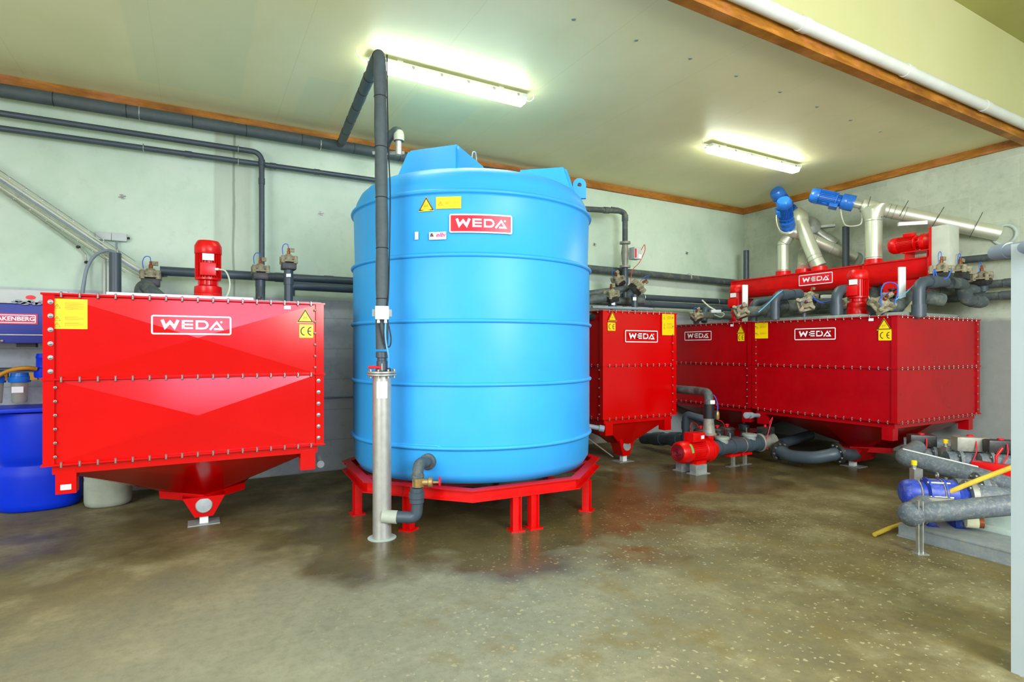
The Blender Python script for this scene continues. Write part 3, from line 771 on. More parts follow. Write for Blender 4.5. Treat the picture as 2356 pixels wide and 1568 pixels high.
# ------------------------------------------------------------------ red stand
t = thing('tank_stand', 'red octagonal steel beam stand on thin legs under the blue tank', 'stand', (BC.x, BC.y, 0))
RO = 1.41; vv = [V((BC.x+RO*math.cos(back+k*math.pi/4), BC.y+RO*math.sin(back+k*math.pi/4), 0)) for k in range(8)]
for k in range(8):
    a, b = vv[k], vv[(k+1) % 8]; c = V((BC.x, BC.y, 0))
    ia, ib = c+(a-c)*.93, c+(b-c)*.93; wa, wb = c+(a-c)*.965, c+(b-c)*.965; wa2, wb2 = c+(a-c)*.957, c+(b-c)*.957
    m = MB()
    for (z0, z1, p, q, r, s_) in ((.390, .400, a, b, ib, ia), (.300, .310, a, b, ib, ia), (.310, .390, wa, wb, wb2, wa2)):
        m.rings([[V((w_.x, w_.y, z0)) for w_ in (p, q, r, s_)], [V((w_.x, w_.y, z1)) for w_ in (p, q, r, s_)]])
    m.build('ring_beam', 'red_machine', t)
m = MB(); 
for s_ in (-.7, -.25, .25, .7):
    L = math.sqrt(1.25**2-s_**2); m.b2((BC.x-L, BC.y+s_-.04, .31), (BC.x+L, BC.y+s_+.04, .398))
m.build('cross_beam', 'red_dull', t)
legs = [P(822, 1160, 5.5), P(940, 1160, 5.02), P(1187, 1160, 5.0), P(1227, 1160, 5.07), P(1350, 1160, 5.62)]
legs += [V((BC.x+1.25*math.cos(back+a), BC.y+1.25*math.sin(back+a), 0)) for a in (2.3, 2.9, 3.5, 4.1)]
for p in legs:
    d = V((p.x-BC.x, p.y-BC.y, 0)).normalized(); s_ = V((-d.y, d.x, 0)); p = V((p.x, p.y, 0))
    m = MB()
    for q in (-1, 1): m.box(p+s_*q*.037+V((0, 0, .155)), (.008, .07, .29), x=s_)
    m.box(p-d*.0+V((0, 0, .155)), (.07, .008, .29), x=s_)
    lg = m.build('leg', 'red_machine', t)
    MB().box(p+V((0, 0, .006)), (.13, .13, .012), x=s_).build('foot_plate', 'red_machine', lg)

# ------------------------------------------------------------------ stainless column
cp = P(879, 1200, 4.80); cx, cy = cp.x, cp.y; R_ = .078
t = thing('filter_column', 'upright stainless steel column with bolted flange in front of the blue tank', 'column', (cx, cy, 0))
MB().lathe([(R_, 0), (R_, 1.385)], (cx, cy, 0), n=40).build('body', 'steel_brushed', t)
MB().lathe([(R_+.002, .0), (.12, .004), (.12, .001)], (cx, cy, 0), n=24).build('base_grout', 'concrete_base', t)
for z in (1.378, 1.398): MB().lathe([(.118, z), (.122, z+.003), (.122, z+.013), (.118, z+.016)], (cx, cy, 0), n=40).build('flange', 'steel_brushed', t)
fb = None
for k in range(8):
    a = k*math.pi/4+.2; m = MB(); c = V((cx+.106*math.cos(a), cy+.106*math.sin(a), 1.396))
    m.lathe([(.009, -.038), (.009, -.02), (.005, -.02), (.005, .02), (.009, .02), (.009, .036)], c, n=6); m.build('bolt', 'steel_bolt', t)
dcam = V((-cx, -cy, 0)).normalized(); side = V((-dcam.y, dcam.x, 0))
def oncol(v):
    ang = math.atan2(dcam.y, dcam.x)+v.x/R_; r = R_+.002-v.y
    return V((cx+r*math.cos(ang), cy+r*math.sin(ang), v.z))
m = MB(); m.face([V((a, 0, b)) for a, b in ((-.045, 1.19), (.045, 1.19), (.045, 1.33), (-.045, 1.33))]); m.grid([-.03, -.015, 0, .015, .03], []); m.map(oncol); m.build('label', 'label_white', t, flat=True)
# valve on top
t2 = thing('ball_valve', 'black ball valve with red lever on top of the stainless column', 'valve', (cx, cy, 1.41))
MB().lathe([(.04, 1.414), (.046, 1.42), (.046, 1.50), (.04, 1.505), (.04, 1.525), (.052, 1.53), (.052, 1.575), (.045, 1.58)], (cx, cy, 0), n=24).build('body', 'pvc_grey', t2)
h0 = V((cx, cy, 1.45))+dcam*.05
MB().lathe([(.010, -.03), (.010, .03)], h0, (0, 0, 1), 10).build('stem', 'steel_bolt', t2)
MB().tube([h0+V((0, 0, -.005)), h0-RT*.05, h0-RT*.115], [.008, .013, .012], 10).build('lever', 'sign_red', t2)
MB().lathe([(.022, 0), (.022, .02), (.012, .03)], V((cx, cy, 1.414))+RT*.055+dcam*.02, n=12).build('vent_plug', 'black_plastic', t2)

# insulated riser: straight up, over to the back wall
def insul(pts, r, fil, ring=.45, bulge=.05):
    path = fillet(pts, fil, 7); out = [path[0]]; 
    for a, b in zip(path, path[1:]):
        n = max(1, int((b-a).length/.07))
        for k in range(1, n+1): out.append(a.lerp(b, k/n))
    L = 0; rad = [r]
    for a, b in zip(out, out[1:]):
        L += (b-a).length; k = (L % ring)/ring
        rad.append(r*(1+bulge*(math.sin(math.pi*k)**.5)-bulge*.6))
    return out, rad
def ties(t, pts, rads, ring, r, mat='cable_black'):
    L = 0; nxt = ring
    for i in range(1, len(pts)):
        L += (pts[i]-pts[i-1]).length
        if L >= nxt:
            nxt += ring
            d = (pts[i]-pts[i-1]).normalized()
            MB().torus(pts[i], d, rads[i]+.001, .0035, 20, 6).build('cable_tie', mat, t)
rt_ = V((cx, cy, 4.10))-RT*.02
wallj = atY(783, 331, 7.45)
pts, rd = insul([(cx, cy, 1.60), (cx-.0*RT.x, cy, 2.6), (rt_.x, rt_.y, 4.12), wallj+V((0, -.05, .0))], .051, .10, .42, .14)
t = thing('insulated_pipe', 'tall dark foam wrapped riser pipe in front of the blue tank', 'pipe', (cx, cy, 1.58))
MB().tube(pts, rd, 18).build('foam_sleeve', 'foam_insulation', t, angle=60)
ties(t, pts, rd, .42, .055)
# thin black cable clipped down the right of the riser
off = RT*.062
cb = [V((rt_.x, rt_.y, 4.1))+off, V((rt_.x, rt_.y, 3.7))+off*1.05, V((cx, cy, 3.2))+off*.95, V((cx, cy, 2.9))+off*1.12, V((cx, cy, 2.4))+off, V((cx, cy, 2.1))+off*.9, V((cx, cy, 1.95))+off*.7+dcam*.05]
MB().tube(spline(cb, 6), .006, 8).build('cable', 'cable_black', None, 'thin black cable running down the right side of the tall foam wrapped pipe', 'cable')
# junction box on riser
bc = V((cx, cy, 1.905))+dcam*.075
t = thing('junction_box', 'white square junction box strapped to the foam wrapped pipe above the steel column', 'junction box', bc-V((0, 0, .06)))
MB().box(bc, (.112, .05, .112), x=side, bev=.006).build('box', 'white_plastic', t)
for s_ in (-.03, .03): MB().lathe([(.014, -.03), (.012, 0)], bc+V((0, 0, -.055))+RT*s_, n=10).build('cable_gland', 'white_plastic', t)
MB().box(bc-dcam*.03, (.16, .02, .06), x=side).build('bracket', 'galvanised_dull', t)
q = V((cx, cy, 1.82))+dcam*.07
MB().tube(spline([q+RT*.03, q+RT*.028+V((0, 0, -.09)), q+RT*.035+V((0, 0, -.17)), q+RT*.055+V((0, 0, -.28)), V((cx, cy, 1.43))+RT*.055+dcam*.02], 6), .008, 8).build('cable', 'cable_blue', None, 'pale blue cable from the white junction box down to the column flange', 'cable')
MB().tube(spline([q-RT*.03, q-RT*.01+V((0, 0, -.08)), q+RT*.02+V((0, 0, -.17)), q+RT*.06+V((0, 0, -.2)), q+RT*.075+V((0, 0, -.13)), q+RT*.05+V((0, 0, -.0)), q+RT*.03+V((0, 0, .03))-dcam*.03], 6), .006, 8).build('cable', 'cable_black', None, 'thin black cable looped under the white junction box on the riser', 'cable')

# ------------------------------------------------------------------ outlet elbow pipe between blue tank and column
t = thing('outlet_pipe', 'dusty grey plastic elbow pipe from the blue tank foot down to the steel column', 'pipe', P(958, 1200, 4.75))
a0, z0 = cyl_at(985, 1061); wl = V((BC.x+BR*math.cos(back+a0), BC.y+BR*math.sin(back+a0), z0)); nn = V((math.cos(back+a0), math.sin(back+a0), 0))
dp = 4.74
e1 = P(962, 1066, dp); e2 = P(961, 1188, dp); c1 = P(890, 1187, dp)
start = wl+nn*.02
MB().tube(fillet([start-nn*.03, e1.lerp(start, .0)+V((0, 0, .0)), P(961, 1106, dp)], .06, 8), .047, 20).build('upper_elbow', 'pvc_dusty', t, angle=60)
MB().lathe([(.072, -.01), (.072, .02), (.062, .032), (.052, .034)], wl, nn, 24).build('wall_flange', 'pvc_dusty', t)
MB().lathe([(.05, -.012), (.054, -.01), (.054, .01), (.05, .012)], P(961, 1094, dp), n=20).build('collar', 'pvc_dusty', t)
p_ = P(961, 1119, dp)
MB().cyl(P(961, 1122, dp), P(960, 1160, dp), .048).build('lower_pipe', 'pvc_grey', t)
MB().lathe([(.054, -.06), (.06, -.055), (.06, -.02), (.066, -.015), (.066, .03), (.055, .035), (.055, .07)], P(959, 1140, dp), n=20).build('union_nut', 'pvc_grey', t)
MB().tube(fillet([P(960, 1158, dp), P(958, 1190, dp), P(892, 1187, dp)], .05, 8), .049, 20).build('lower_elbow', 'pvc_grey', t, angle=60)
MB().cyl(P(914, 1189, dp), P(880, 1187, dp), .055).build('sleeve', 'canister_beige', t)
t = thing('gate_valve', 'brass valve with small red handwheel on the pipe below the blue tank', 'valve', P(962, 1110, dp))
MB().lathe([(.052, -.035), (.052, .035)], P(962, 1109, dp), n=8).build('body', 'brass', t)
MB().tube([P(965, 1109, dp), P(985, 1109, dp), P(987, 1109, dp), P(995, 1109, dp), P(996, 1109, dp), P(1010, 1109, dp)], [.03, .03, .045, .04, .012, .010], 12).build('bonnet', 'brass', t)
MB().lathe([(.042, -.006), (.046, 0), (.042, .006)], P(1012, 1108, dp), RT, 20).build('handwheel', 'sign_red', t)

# ------------------------------------------------------------------ ceiling lamps
def lamp(x0, x1, y, label):
    t = thing('ceiling_lamp', label, 'lamp', ((x0+x1)/2, y, ZC), group='fluorescent ceiling lamps')
    MB().b2((x0, y-.07, ZC-.075), (x1, y+.07, ZC-.035), .008).build('housing', 'lamp_housing', t)
    m = MB(); m.rings([[V((x, y+a, ZC+b)) for a, b in ((-.068, -.075), (-.072, -.10), (-.055, -.135), (.055, -.135), (.072, -.10), (.068, -.075))] for x in (x0+.02, x1-.02)])
    m.build('diffuser', 'tube_light', t)
    for x in (x0+.3, x1-.3): MB().b2((x-.03, y-.02, ZC-.035), (x+.03, y+.02, ZC)).build('mounting', 'lamp_housing', t)
    for k in range(6):
        x = x0+.12+(x1-x0-.24)*k/5; MB().b2((x-.012, y-.078, ZC-.085), (x+.012, y-.068, ZC-.055)).build('clip', 'steel_bolt', t)
    for s_, x in ((-1, x0), (1, x1)):
        MB().tube(spline([V((x, y, ZC-.06)), V((x+s_*.06, y, ZC-.075)), V((x+s_*.11, y, ZC-.04)), V((x+s_*.12, y, ZC))], 5), .006, 8).build('supply_cable', 'white_plastic', t)
lamp(1.44, 3.16, 5.37, 'long bright fluorescent ceiling lamp above the blue tank, partly behind the dark riser pipe')
lamp(6.08, 7.98, 5.40, 'fluorescent ceiling lamp farther right, above the dark red tanks')

# ------------------------------------------------------------------ pipes on the back wall
def pipe(name, label, pts, r, mat='pvc_grey', fil=.08, joints=(), jr=1.18, group=None, cat='pipe', n=16, close=False):
    base = V(pts[0])
    t = thing(name, label, cat, (base.x, base.y, min(V(p).z for p in pts)-r), group)
    path = fillet(pts, fil)
    MB().tube(path, r, n).build('tube', mat, t, angle=60)
    for f in joints:
        # f = (segment index, fraction)
        i, k = f; a, b = V(pts[i]), V(pts[i+1]); c = a.lerp(b, k); d = (b-a).normalized()
        MB().cyl(c-d*r*1.1, c+d*r*1.1, r*jr, n).build('socket', mat, t)
    return t
def clampset(t, c, r, d=V((1, 0, 0)), wall=V((0, 1, 0)), gap=.1):
    m = MB(); m.torus(c, d, r+.004, .006, 18, 6); m.cyl(c+wall*r, c+wall*(r+gap), .008, 8); m.build('pipe_clamp', 'galvanised', t)
yb = 7.5
ipts = [V((-3.2, yb, 4.20)), V((1.65, yb, 4.24)), V((2.35, yb, 4.24)), V((5.0, yb, 4.24))]
pts, rd = insul(ipts, .069, .05, .62, .03)
t = thing('insulated_pipe', 'thick foam wrapped pipe along the top of the back wall under the wooden trim', 'pipe', (0, yb, 4.14))
MB().tube(pts, rd, 18).build('foam_sleeve', 'foam_insulation', t, angle=60); ties(t, pts, rd, .62, .06)
for px in (321, 737): c = atY(px, 280, yb); clampset(t, V((c.x, yb, 4.22)), .066)
c = atY(340, 335, 7.55)
dx = atY(602, 400, 7.52).x
dt = atY(600, 612, 7.3)
t = pipe('grey_pipe', 'slim grey pipe high on the back wall that turns down over the left tank', [V((-3.2, 7.52, 3.98)), V((dx, 7.52, 4.0)), V((dx, 7.5, 3.0)), V((dx, 7.5, 2.50))], .032, fil=.1, joints=((1, .12), (1, .35)), group=None)
for px in (548,): c = atY(px, 350, 7.52); clampset(t, V((c.x, 7.52, 4.0)), .034)
t = pipe('grey_pipe', 'lower slim grey pipe running straight along the back wall behind the dark riser', [V((-3.2, 7.55, 3.83)), V((3.3, 7.55, 3.89))], .032, joints=((0, .48), (0, .62), (0, .70)))
for px in (548, 330): c = atY(px, 370, 7.55); clampset(t, V((c.x, 7.55, 3.86)), .034)
# hook-shaped pipe left of the tank top (behind blue tank)
t = pipe('grey_pipe', 'bent grey pipe with pale cap rising behind the left shoulder of the blue tank', [P(880, 352, 6.9), P(892, 318, 6.6), P(918, 296, 6.5), P(917, 325, 6.5)], .055, 'foam_insulation', .08)
MB().lathe([(.06, -.06), (.062, .0), (.05, .05), (.02, .075), (.001, .08)], P(918, 312, 6.5), n=20).build('cap', 'canister_beige', t)
MB().cyl(P(917, 325, 6.5), P(917, 356, 6.5), .036).build('bare_end', 'steel_brushed', t)
# steel rail carrying it
a, b = P(858, 345, 6.9), P(930, 358, 6.9); MB().box((a+b)/2, ((b-a).length, .03, .03), x=(b-a)).build('support_rail', 'galvanised', None, 'short galvanised rail between the riser and the back wall pipe', 'rail')
# lower big pipes behind
yl = 7.38
t = pipe('grey_pipe', 'thick grey pipe on the back wall at tank top height, upper of the two', [V((-.35, yl, 2.47)), V((9.2, yl, 2.50))], .052, joints=((0, .13), (0, .19), (0, .56), (0, .62), (0, .7)), jr=1.1)
for px in (1480, 1650): c = atY(px, 690, yl); clampset(t, V((c.x, yl, 2.49)), .054)
t = pipe('grey_pipe', 'thick grey pipe on the back wall at tank top height, lower of the two', [atY(668, 680, 7.2), V((atY(668, 680, 7.2).x, 7.2, 2.36)), V((9.2, 7.2, 2.36))], .052, fil=.1, joints=((1, .2), (1, .5), (1, .7)), jr=1.1)
t = pipe('grey_pipe', 'dark pipe running from behind the blue tank along the back wall to the corner', [V((3.4, 7.52, 2.95)), V((9.35, 7.52, 2.90))], .062, 'pvc_dusty', joints=((0, .5),), jr=1.05)
c = atY(1585, 640, 7.52); clampset(t, V((c.x, 7.52, 2.925)), .064)
t = pipe('grey_pipe', 'dark pipe along the right wall behind the pale guard box', [V((9.45, 3.9, 2.86)), V((9.45, 1.5, 2.80))], .05, 'pvc_dusty', joints=((0, .4),), jr=1.1)
for Y in (3.2, 2.95): clampset(t, V((9.45, Y, 2.84)), .055, V((0, 1, 0)), V((1, 0, 0)))
for z, lab, x in ((2.50, 'upper dusty pipe on the right wall beside the stacked valves', 9.4), (2.33, 'lower dusty pipe on the right wall beside the stacked valves', 9.3)):
    pipe('grey_pipe', lab, [V((x, 7.2, z)), V((x, 1.8, z-.03))], .055, 'pvc_dusty', joints=((0, .3), (0, .55), (0, .72), (0, .8)), jr=1.12)
# pipe right of blue tank going down to tank B
wx = atY(1438, 500, 7.3).x
t = pipe('grey_pipe', 'grey wall pipe right of the blue tank bending down to the flow meter', [atY(1300, 478, 7.3), atY(1425, 485, 7.3), atY(1438, 490, 7.3), V((wx, 7.3, 3.05))], .045, 'pvc_dusty', .12, joints=((0, .75), (2, .1)))
p = atY(1415, 479, 7.3); MB().box(p, (.16, .03, .03), x=V((1, 0, .4))).build('clamp', 'pvc_dusty', t)
# flow meter
c = atY(1438, 583, 7.3)
t = thing('flow_meter', 'grey electronic flow meter with small red screen on the vertical pipe', 'flow meter', (c.x, c.y, c.z-.2))
MB().lathe([(.05, -.24), (.09, -.235), (.09, -.2), (.045, -.19), (.055, -.1), (.065, 0), (.055, .1), (.045, .15), (.09, .16), (.09, .195), (.05, .2)], c, n=20).build('body', 'iron_grey', t)
MB().box(c+V((.15, -.08, 0)), (.15, .14, .2), bev=.01).build('head', 'grey_plastic', t)
MB().b2(c+V((.085, -.154, -.08)), c+V((.115, -.151, .07))).build('screen', 'sign_red', t)
MB().b2(c+V((.15, -.16, -.09)), c+V((.22, -.15, -.02))).build('label', 'label_white', t)
MB().tube(spline([c+V((.23, -.1, 0)), c+V((.3, -.1, .12)), c+V((.34, -.1, .16)), c+V((.34, -.1, .05)), c+V((.22, -.1, -.15)), c+V((.08, -.08, -.3)), c+V((.06, -.06, -.6))], 6), .006, 8).build('signal_cable', 'hose_red', t)
pipe('grey_pipe', 'short grey pipe between the flow meter and the narrow red tank valves', [c+V((0, 0, -.22)), c+V((0, 0, -.88))], .045, 'pvc_grey', joints=((0, .35),), jr=1.2)

# ------------------------------------------------------------------ pneumatic valves
NV = [0]
def valve(c, label, ax=(0, 0, 1), s=1.0, hose=True, group='dusty actuated valves over the tanks', stub=None, dark=True):
    """square black body under a lobed tan cover with fittings; axis ax points to the cover"""
    c = V(c); X, Y, Z = frame(ax); S = s
    t = thing('actuated_valve', label, 'valve', c, group)
    MB().box(c+Z*.02*S, (.15*S, .15*S, .075*S), x=X, z=Z, bev=.012*S).build('body', 'black_plastic', t)
    MB().cyl(c-Z*.09*S, c, .05*S, 16).build('neck', 'pvc_grey', t)
    m = MB(); m.box(c+Z*.075*S, (.17*S, .17*S, .022*S), x=X, z=Z, bev=.008*S)
    for a in range(4):
        d = X*math.cos(a*math.pi/2+math.pi/4)+Y*math.sin(a*math.pi/2+math.pi/4)
        m.cyl(c+d*.092*S+Z*.05*S, c+d*.092*S+Z*.125*S, .022*S, 10)
        m.box(c+d*.05*S+Z*.115*S, (.11*S, .03*S, .035*S), x=d, z=Z)
    m.lathe([(.06, .08), (.056, .13), (.03, .155), (.001, .16)], c, Z, 16) if S == 1 else m.lathe([(.06*S, .08*S), (.056*S, .13*S), (.03*S, .155*S), (.001, .16*S)], c, Z, 16)
    m.build('cover', 'valve_tan', t)
    m = MB(); m.lathe([(.018*S, .14*S), (.018*S, .19*S), (.012*S, .195*S), (.012*S, .225*S)], c, Z, 8); m.build('solenoid', 'copper', t)
    MB().box(c+Z*.205*S+X*.035*S, (.05*S, .035*S, .04*S), x=X, z=Z, bev=.004).build('fitting', 'valve_tan', t)
    if hose:
        h = c+Z*.22*S
        MB().tube(spline([h, h+Z*.045*S-X*.01, h+Z*.045*S-X*.045*S, h-X*.065*S, h-Z*.07*S-X*.06*S], 5), .0045, 8).build('air_hose', 'hose_blue', t)
    return t
# on tank A
v = P(347, 655, 6.2); valve(V((v.x, v.y, v.z)), 'dusty square valve at the left end over the left tank, beside the tangled cables', s=1.15)
pipe('grey_pipe', 'short grey pipe with white tag below the leftmost valve', [v+V((0, 0, -.09)), v+V((0, 0, -.26))], .045)
t = pipe('grey_pipe', 'dusty grey elbow pipe coming out of the left tank top below the leftmost valve', [P(325, 690, 5.95), P(327, 650, 5.95), P(372, 690, 5.85)], .068, 'pvc_dusty', .07)
valve(P(599, 640, 6.35), 'dusty square valve under the vertical pipe, right of the red mixer motor', s=1.05)
MB().tube(fillet([P(599, 648, 6.35), P(599, 668, 6.35), P(599, 694, 6.35)], .04), .05, 16).build('grey_pipe', 'pvc_dusty', None, 'short dusty pipe under the valve right of the mixer motor', 'pipe')
v = P(664, 617, 6.3); valve(v, 'dusty square valve with blue air hose, rightmost of the three over the left tank', s=1.0)
t = pipe('grey_pipe', 'upright grey pipe with a white tag below the rightmost valve of the left tank', [v+V((0, 0, -.07)), P(664, 695, 6.3)], .045, 'pvc_grey', joints=((0, .2),), jr=1.15)
q = P(664, 633, 6.24); MB().box(q-FW*.0, (.05, .004, .035), x=RT).build('tag', 'label_white', t)
# hatch ring behind the lid
MB().lathe([(.09, 0), (.09, .02), (.07, .025), (.02, .03)], (.55, 6.6, 2.022), n=20).build('hatch', 'steel_brushed', None, 'small round steel hatch on the left tank top behind the mixer motor', 'hatch')
MB().lathe([(.12, 0), (.12, .012), (.05, .03), (.02, .05)], (-.2, 6.5, 2.022), n=20).build('hatch', 'galvanised', None, 'round dusty hatch on the left tank top, left of the mixer motor', 'hatch')
# standpipe + hose + conduits at the left
st = P(265, 690, 5.75); t = thing('vent_pipe', 'upright dark grey open pipe on the left tank near its left edge', 'pipe', (st.x, st.y, 2.02))
MB().cyl((st.x, st.y, 2.022), (st.x, st.y, P(265, 582, 5.75).z), .053, 20).build('tube', 'pvc_grey', t)
hz = [P(187, 700, 6.0), P(192, 655, 6.0), P(202, 612, 6.0), P(222, 585, 6.0), P(250, 576, 5.95), P(268, 584, 5.76), P(268, 600, 5.76)]
MB().tube(spline(hz, 7), .017, 10).build('hose', 'cable_grey', None, 'light grey hose arching into the upright dark pipe on the left tank', 'hose')
for px, yy, lr in ((240, 7.63, 'left'), (249, 7.62, 'right')):
    a = atY(px, 585, yy); MB().cyl(a, V((a.x, a.y, .9)), .012, 8).build('conduit', 'pvc_white', None, 'thin pale conduit dropping below the junction boxes, '+lr+' of the pair', 'conduit', 'thin conduits below the junction boxes')
for px, lab in ((239, 'left'), (275, 'right')):
    c = atY(px, 543 if px < 250 else 546, 7.63)
    t = thing('junction_box', f'small grey wall junction box, {lab} of the pair above the cable tray end', 'junction box', c-V((0, 0, .04)))
    MB().box(c, (.14, .06, .085), bev=.006).build('box', 'grey_plastic', t)
    MB().tube(spline([c+V((-.02, 0, -.04)), c+V((-.02, -.01, -.12)), c+V((.03, -.01, -.22))], 4), .008, 8).build('cable', 'cable_grey', t)
    MB().lathe([(.012, 0), (.012, .025)], c+V((.07, 0, 0)), (1, 0, 0), 10).build('cable_gland', 'cable_black', t)
# wire cable tray (diagonal)
A0, A1 = atY(-130, 328, 7.5), atY(300, 614, 7.5)
t = thing('cable_tray', 'diagonal galvanised wire cable tray on the back wall at the left', 'cable tray', A1)
d = (A1-A0).normalized(); nrm = V((-d.z, 0, d.x)); L = (A1-A0).length
for k in range(4):
    o = nrm*(-.08+.0533*k); MB().cyl(A0+o, A1+o, .0045, 6).build('rail_wire', 'galvanised', t)
for k in range(int(L/.16)):
    c = A0+d*(.08+k*.16)
    MB().tube([c-nrm*.08-V((0, .05, 0)), c-nrm*.08, c+nrm*.08, c+nrm*.08-V((0, .05, 0))], .004, 6).build('cross_wire', 'galvanised', t)
for k, (o, mt_, wh) in enumerate(((-.055, 'cable_pale', 'lowest'), (-.03, 'galvanised', 'second lowest'), (.0, 'cable_grey', 'middle'), (.022, 'pvc_white', 'second highest'), (.05, 'cable_pale', 'highest'))):
    e = A1+nrm*o
    MB().tube(spline([A0+nrm*o-V((0, .02, 0)), (A0+A1)/2+nrm*o-V((0, .025, 0)), e-V((0, .02, 0)), e+V((.14, -.03, -.06)), e+V((.32, -.06, -.05-.02*k))], 6), .009, 8).build('cable', mt_, None, wh+' of the five cables lying in the diagonal wire tray', 'cable', 'cables in the wire tray')
B0, B1 = atY(-60, 395, 7.6), atY(180, 568, 7.6)
t = thing('conduit', 'thin steel conduit running diagonally below the cable tray', 'conduit', B1)
MB().tube(fillet([B0, B1, atY(197, 585, 7.6), atY(199, 615, 7.6)], .03), .010, 8).build('tube', 'galvanised', t)
for a_ in (B1, atY(199, 603, 7.6)): MB().sph(a_, .022, (1, 1, .8)).build('coupling', 'black_plastic', t)
MB().tube(spline([atY(199, 615, 7.6), atY(196, 650, 7.58), atY(190, 690, 7.5)], 5), .008, 8).build('cable', 'cable_grey', None, 'dark cable dropping from the conduit end down behind the left tank', 'cable')

# ------------------------------------------------------------------ gear motors
def gear_motor(label, base, ax, L, r, mat, xdir=None, box=-1, gear=True, cable=True, group='gear motors', nameplate=True, flip=False):
    """base = mounting end, ax = towards the fan cover"""
    X, Y, Z = frame(ax, xdir); base = V(base); t = thing('gear_motor', label, 'motor', base)
    g = L*.30 if gear else .02
    if gear:
        MB().lathe([(r*1.02, 0), (r*1.05, g*.12), (r*1.05, g*.52), (r*1.02, g*.56), (r*1.05, g*.6), (r*1.02, g*.92), (r*.72, g)], base, Z, 28).build('gearbox', mat, t)
        MB().lathe([(r*.62, g), (r*.62, g*1.22), (r*.9, g*1.28)], base, Z, 20).build('coupling', mat, t)
        m = MB()
        for k in range(10):
            a = k*math.pi/5; dd = X*math.cos(a)+Y*math.sin(a); m.box(base+Z*g*1.12+dd*r*.68, (r*.2, r*.1, g*.2), x=dd, z=Z)
        m.build('coupling_ribs', mat, t)
    m0 = g*1.28 if gear else 0.0; m1 = L*.80
    m = MB(); m.lathe([(r*.97, m0), (r*.97, m0+L*.03), (r*.82, m0+L*.035), (r*.82, m1)], base, Z, 28)
    for k in range(28):
        a = k*2*math.pi/28; dd = X*math.cos(a)+Y*math.sin(a)
        m.box(base+Z*(m0+m1)/2+dd*r*.9, (r*.18, r*.045, (m1-m0)*.92), x=dd, z=Z)
    m.build('finned_housing', mat, t)
    MB().lathe([(r, m1-L*.01), (r*1.03, m1), (r*1.03, L*.92), (r*.86, L*.985), (r*.8, L), (r*.78, L), (r*.5, L*.995)], base, Z, 28).build('fan_cover', mat, t)
    # terminal box on direction bdir
    bd = X*box if isinstance(box, (int, float)) else V(box).normalized()
    sd = Z.cross(bd).normalized(); bcn = base+Z*(m0+(m1-m0)*.36)+bd*r*1.12
    MB().box(bcn, (r*.5, r*1.15, r*1.05), x=bd, z=Z, bev=.008).build('terminal_box', mat, t)
    if nameplate: MB().box(base+Z*(m0+(m1-m0)*.83)+bd*r*1.0, (.004, r*.85, r*.55), x=bd, z=Z).build('nameplate', 'label_white', t)
    return t, bcn, bd, sd, Z
tocam = lambda p: V((-p.x, -p.y, 0)).normalized()
b0 = P(479, 700, 5.62); b0.z = 2.046
t, bc_, bd, sd, Z = gear_motor('upright red gear motor on the white lid of the left tank', b0, (0, 0, 1), .625, .118, 'red_machine', box=tocam(b0))
q = bc_+RT*.07
MB().lathe([(.012, 0), (.012, .03)], q-RT*.0, RT, 10).build('cable_gland', 'white_plastic', t)
MB().tube(spline([q+RT*.03, q+RT*.10+V((0, 0, -.02)), q+RT*.14+V((0, 0, -.12)), q+RT*.13+V((0, 0, -.22)), q+RT*.08+V((0, 0, -.32))], 6), .0075, 8).build('cable', 'cable_pale', t)
b0 = P(1974, 720, 7.55); b0.z = 2.052
t, bc_, bd, sd, Z = gear_motor('upright bright red gear motor on the biggest right tank, in front of the conveyor trough', b0, (0, 0, 1), .60, .125, 'red_machine', box=(tocam(b0)-RT*.8))
q = bc_+RT*.05
MB().tube(spline([q, q+RT*.09+V((0, 0, -.01)), q+RT*.17+V((0, 0, -.1)), q+RT*.15+V((0, 0, -.22)), q+RT*.08+V((0, 0, -.27))], 6), .009, 8).build('cable', 'cable_pale', t)
b0 = P(1697, 735, 9.3); b0.z = 2.03
t, bc_, bd, sd, Z = gear_motor('upright bright red gear motor on the corner tank at the left end of the trough', b0, (0, 0, 1), .62, .125, 'red_machine', box=(tocam(b0)-RT*.9))
q = bc_+RT*.05
MB().tube(spline([q, q+RT*.07+V((0, 0, .02)), q+RT*.12+V((0, 0, -.1)), q+RT*.10+V((0, 0, -.2))], 6), .009, 8).build('cable', 'cable_pale', t)

# ------------------------------------------------------------------ red screw conveyor trough over the right tanks
TX = 8.62
t = thing('conveyor_trough', 'long red screw conveyor trough carrying a white lettered sign above the right tanks', 'conveyor', (TX+.15, 5.5, 2.5))
y0, y1 = 3.9, 7.1
sec = [(0, 2.84), (0, 2.66), (.03, 2.59), (.09, 2.545), (.15, 2.53), (.21, 2.545), (.27, 2.59), (.30, 2.66), (.30, 2.84)]
m = MB(); m.rings([[V((TX+a, y, z)) for a, z in sec] for y in (y0, y1)]); m.build('trough', 'red_machine', t)
MB().b2((TX-.035, y0, 2.835), (TX+.335, y1, 2.853)).build('cover', 'red_machine', t)
for y in (y1, 4.75, y0): MB().b2((TX-.035, y-.012, 2.5), (TX+.335, y+.012, 2.85)).build('flange_plate', 'red_machine', t)
MB().b2((TX+.02, 3.92, 2.36), (TX+.28, 4.5, 2.56)).build('outlet_box', 'red_machine', t)
xs = lambda px: atX(px, 640, TX)
a_, b_ = atX(1839, 640, TX), atX(1917, 634, TX)
def ontrough(v): return V((TX-.012+v.y, (a_.y+b_.y)/2-v.x, v.z))
MB().b2((TX-.011, b_.y, 2.625), (TX-.001, a_.y, 2.81)).build('sign_plate', 'sign_red', t)
logo(t, 0, 2.717, a_.y-b_.y, ontrough, H=.175)
cl = []
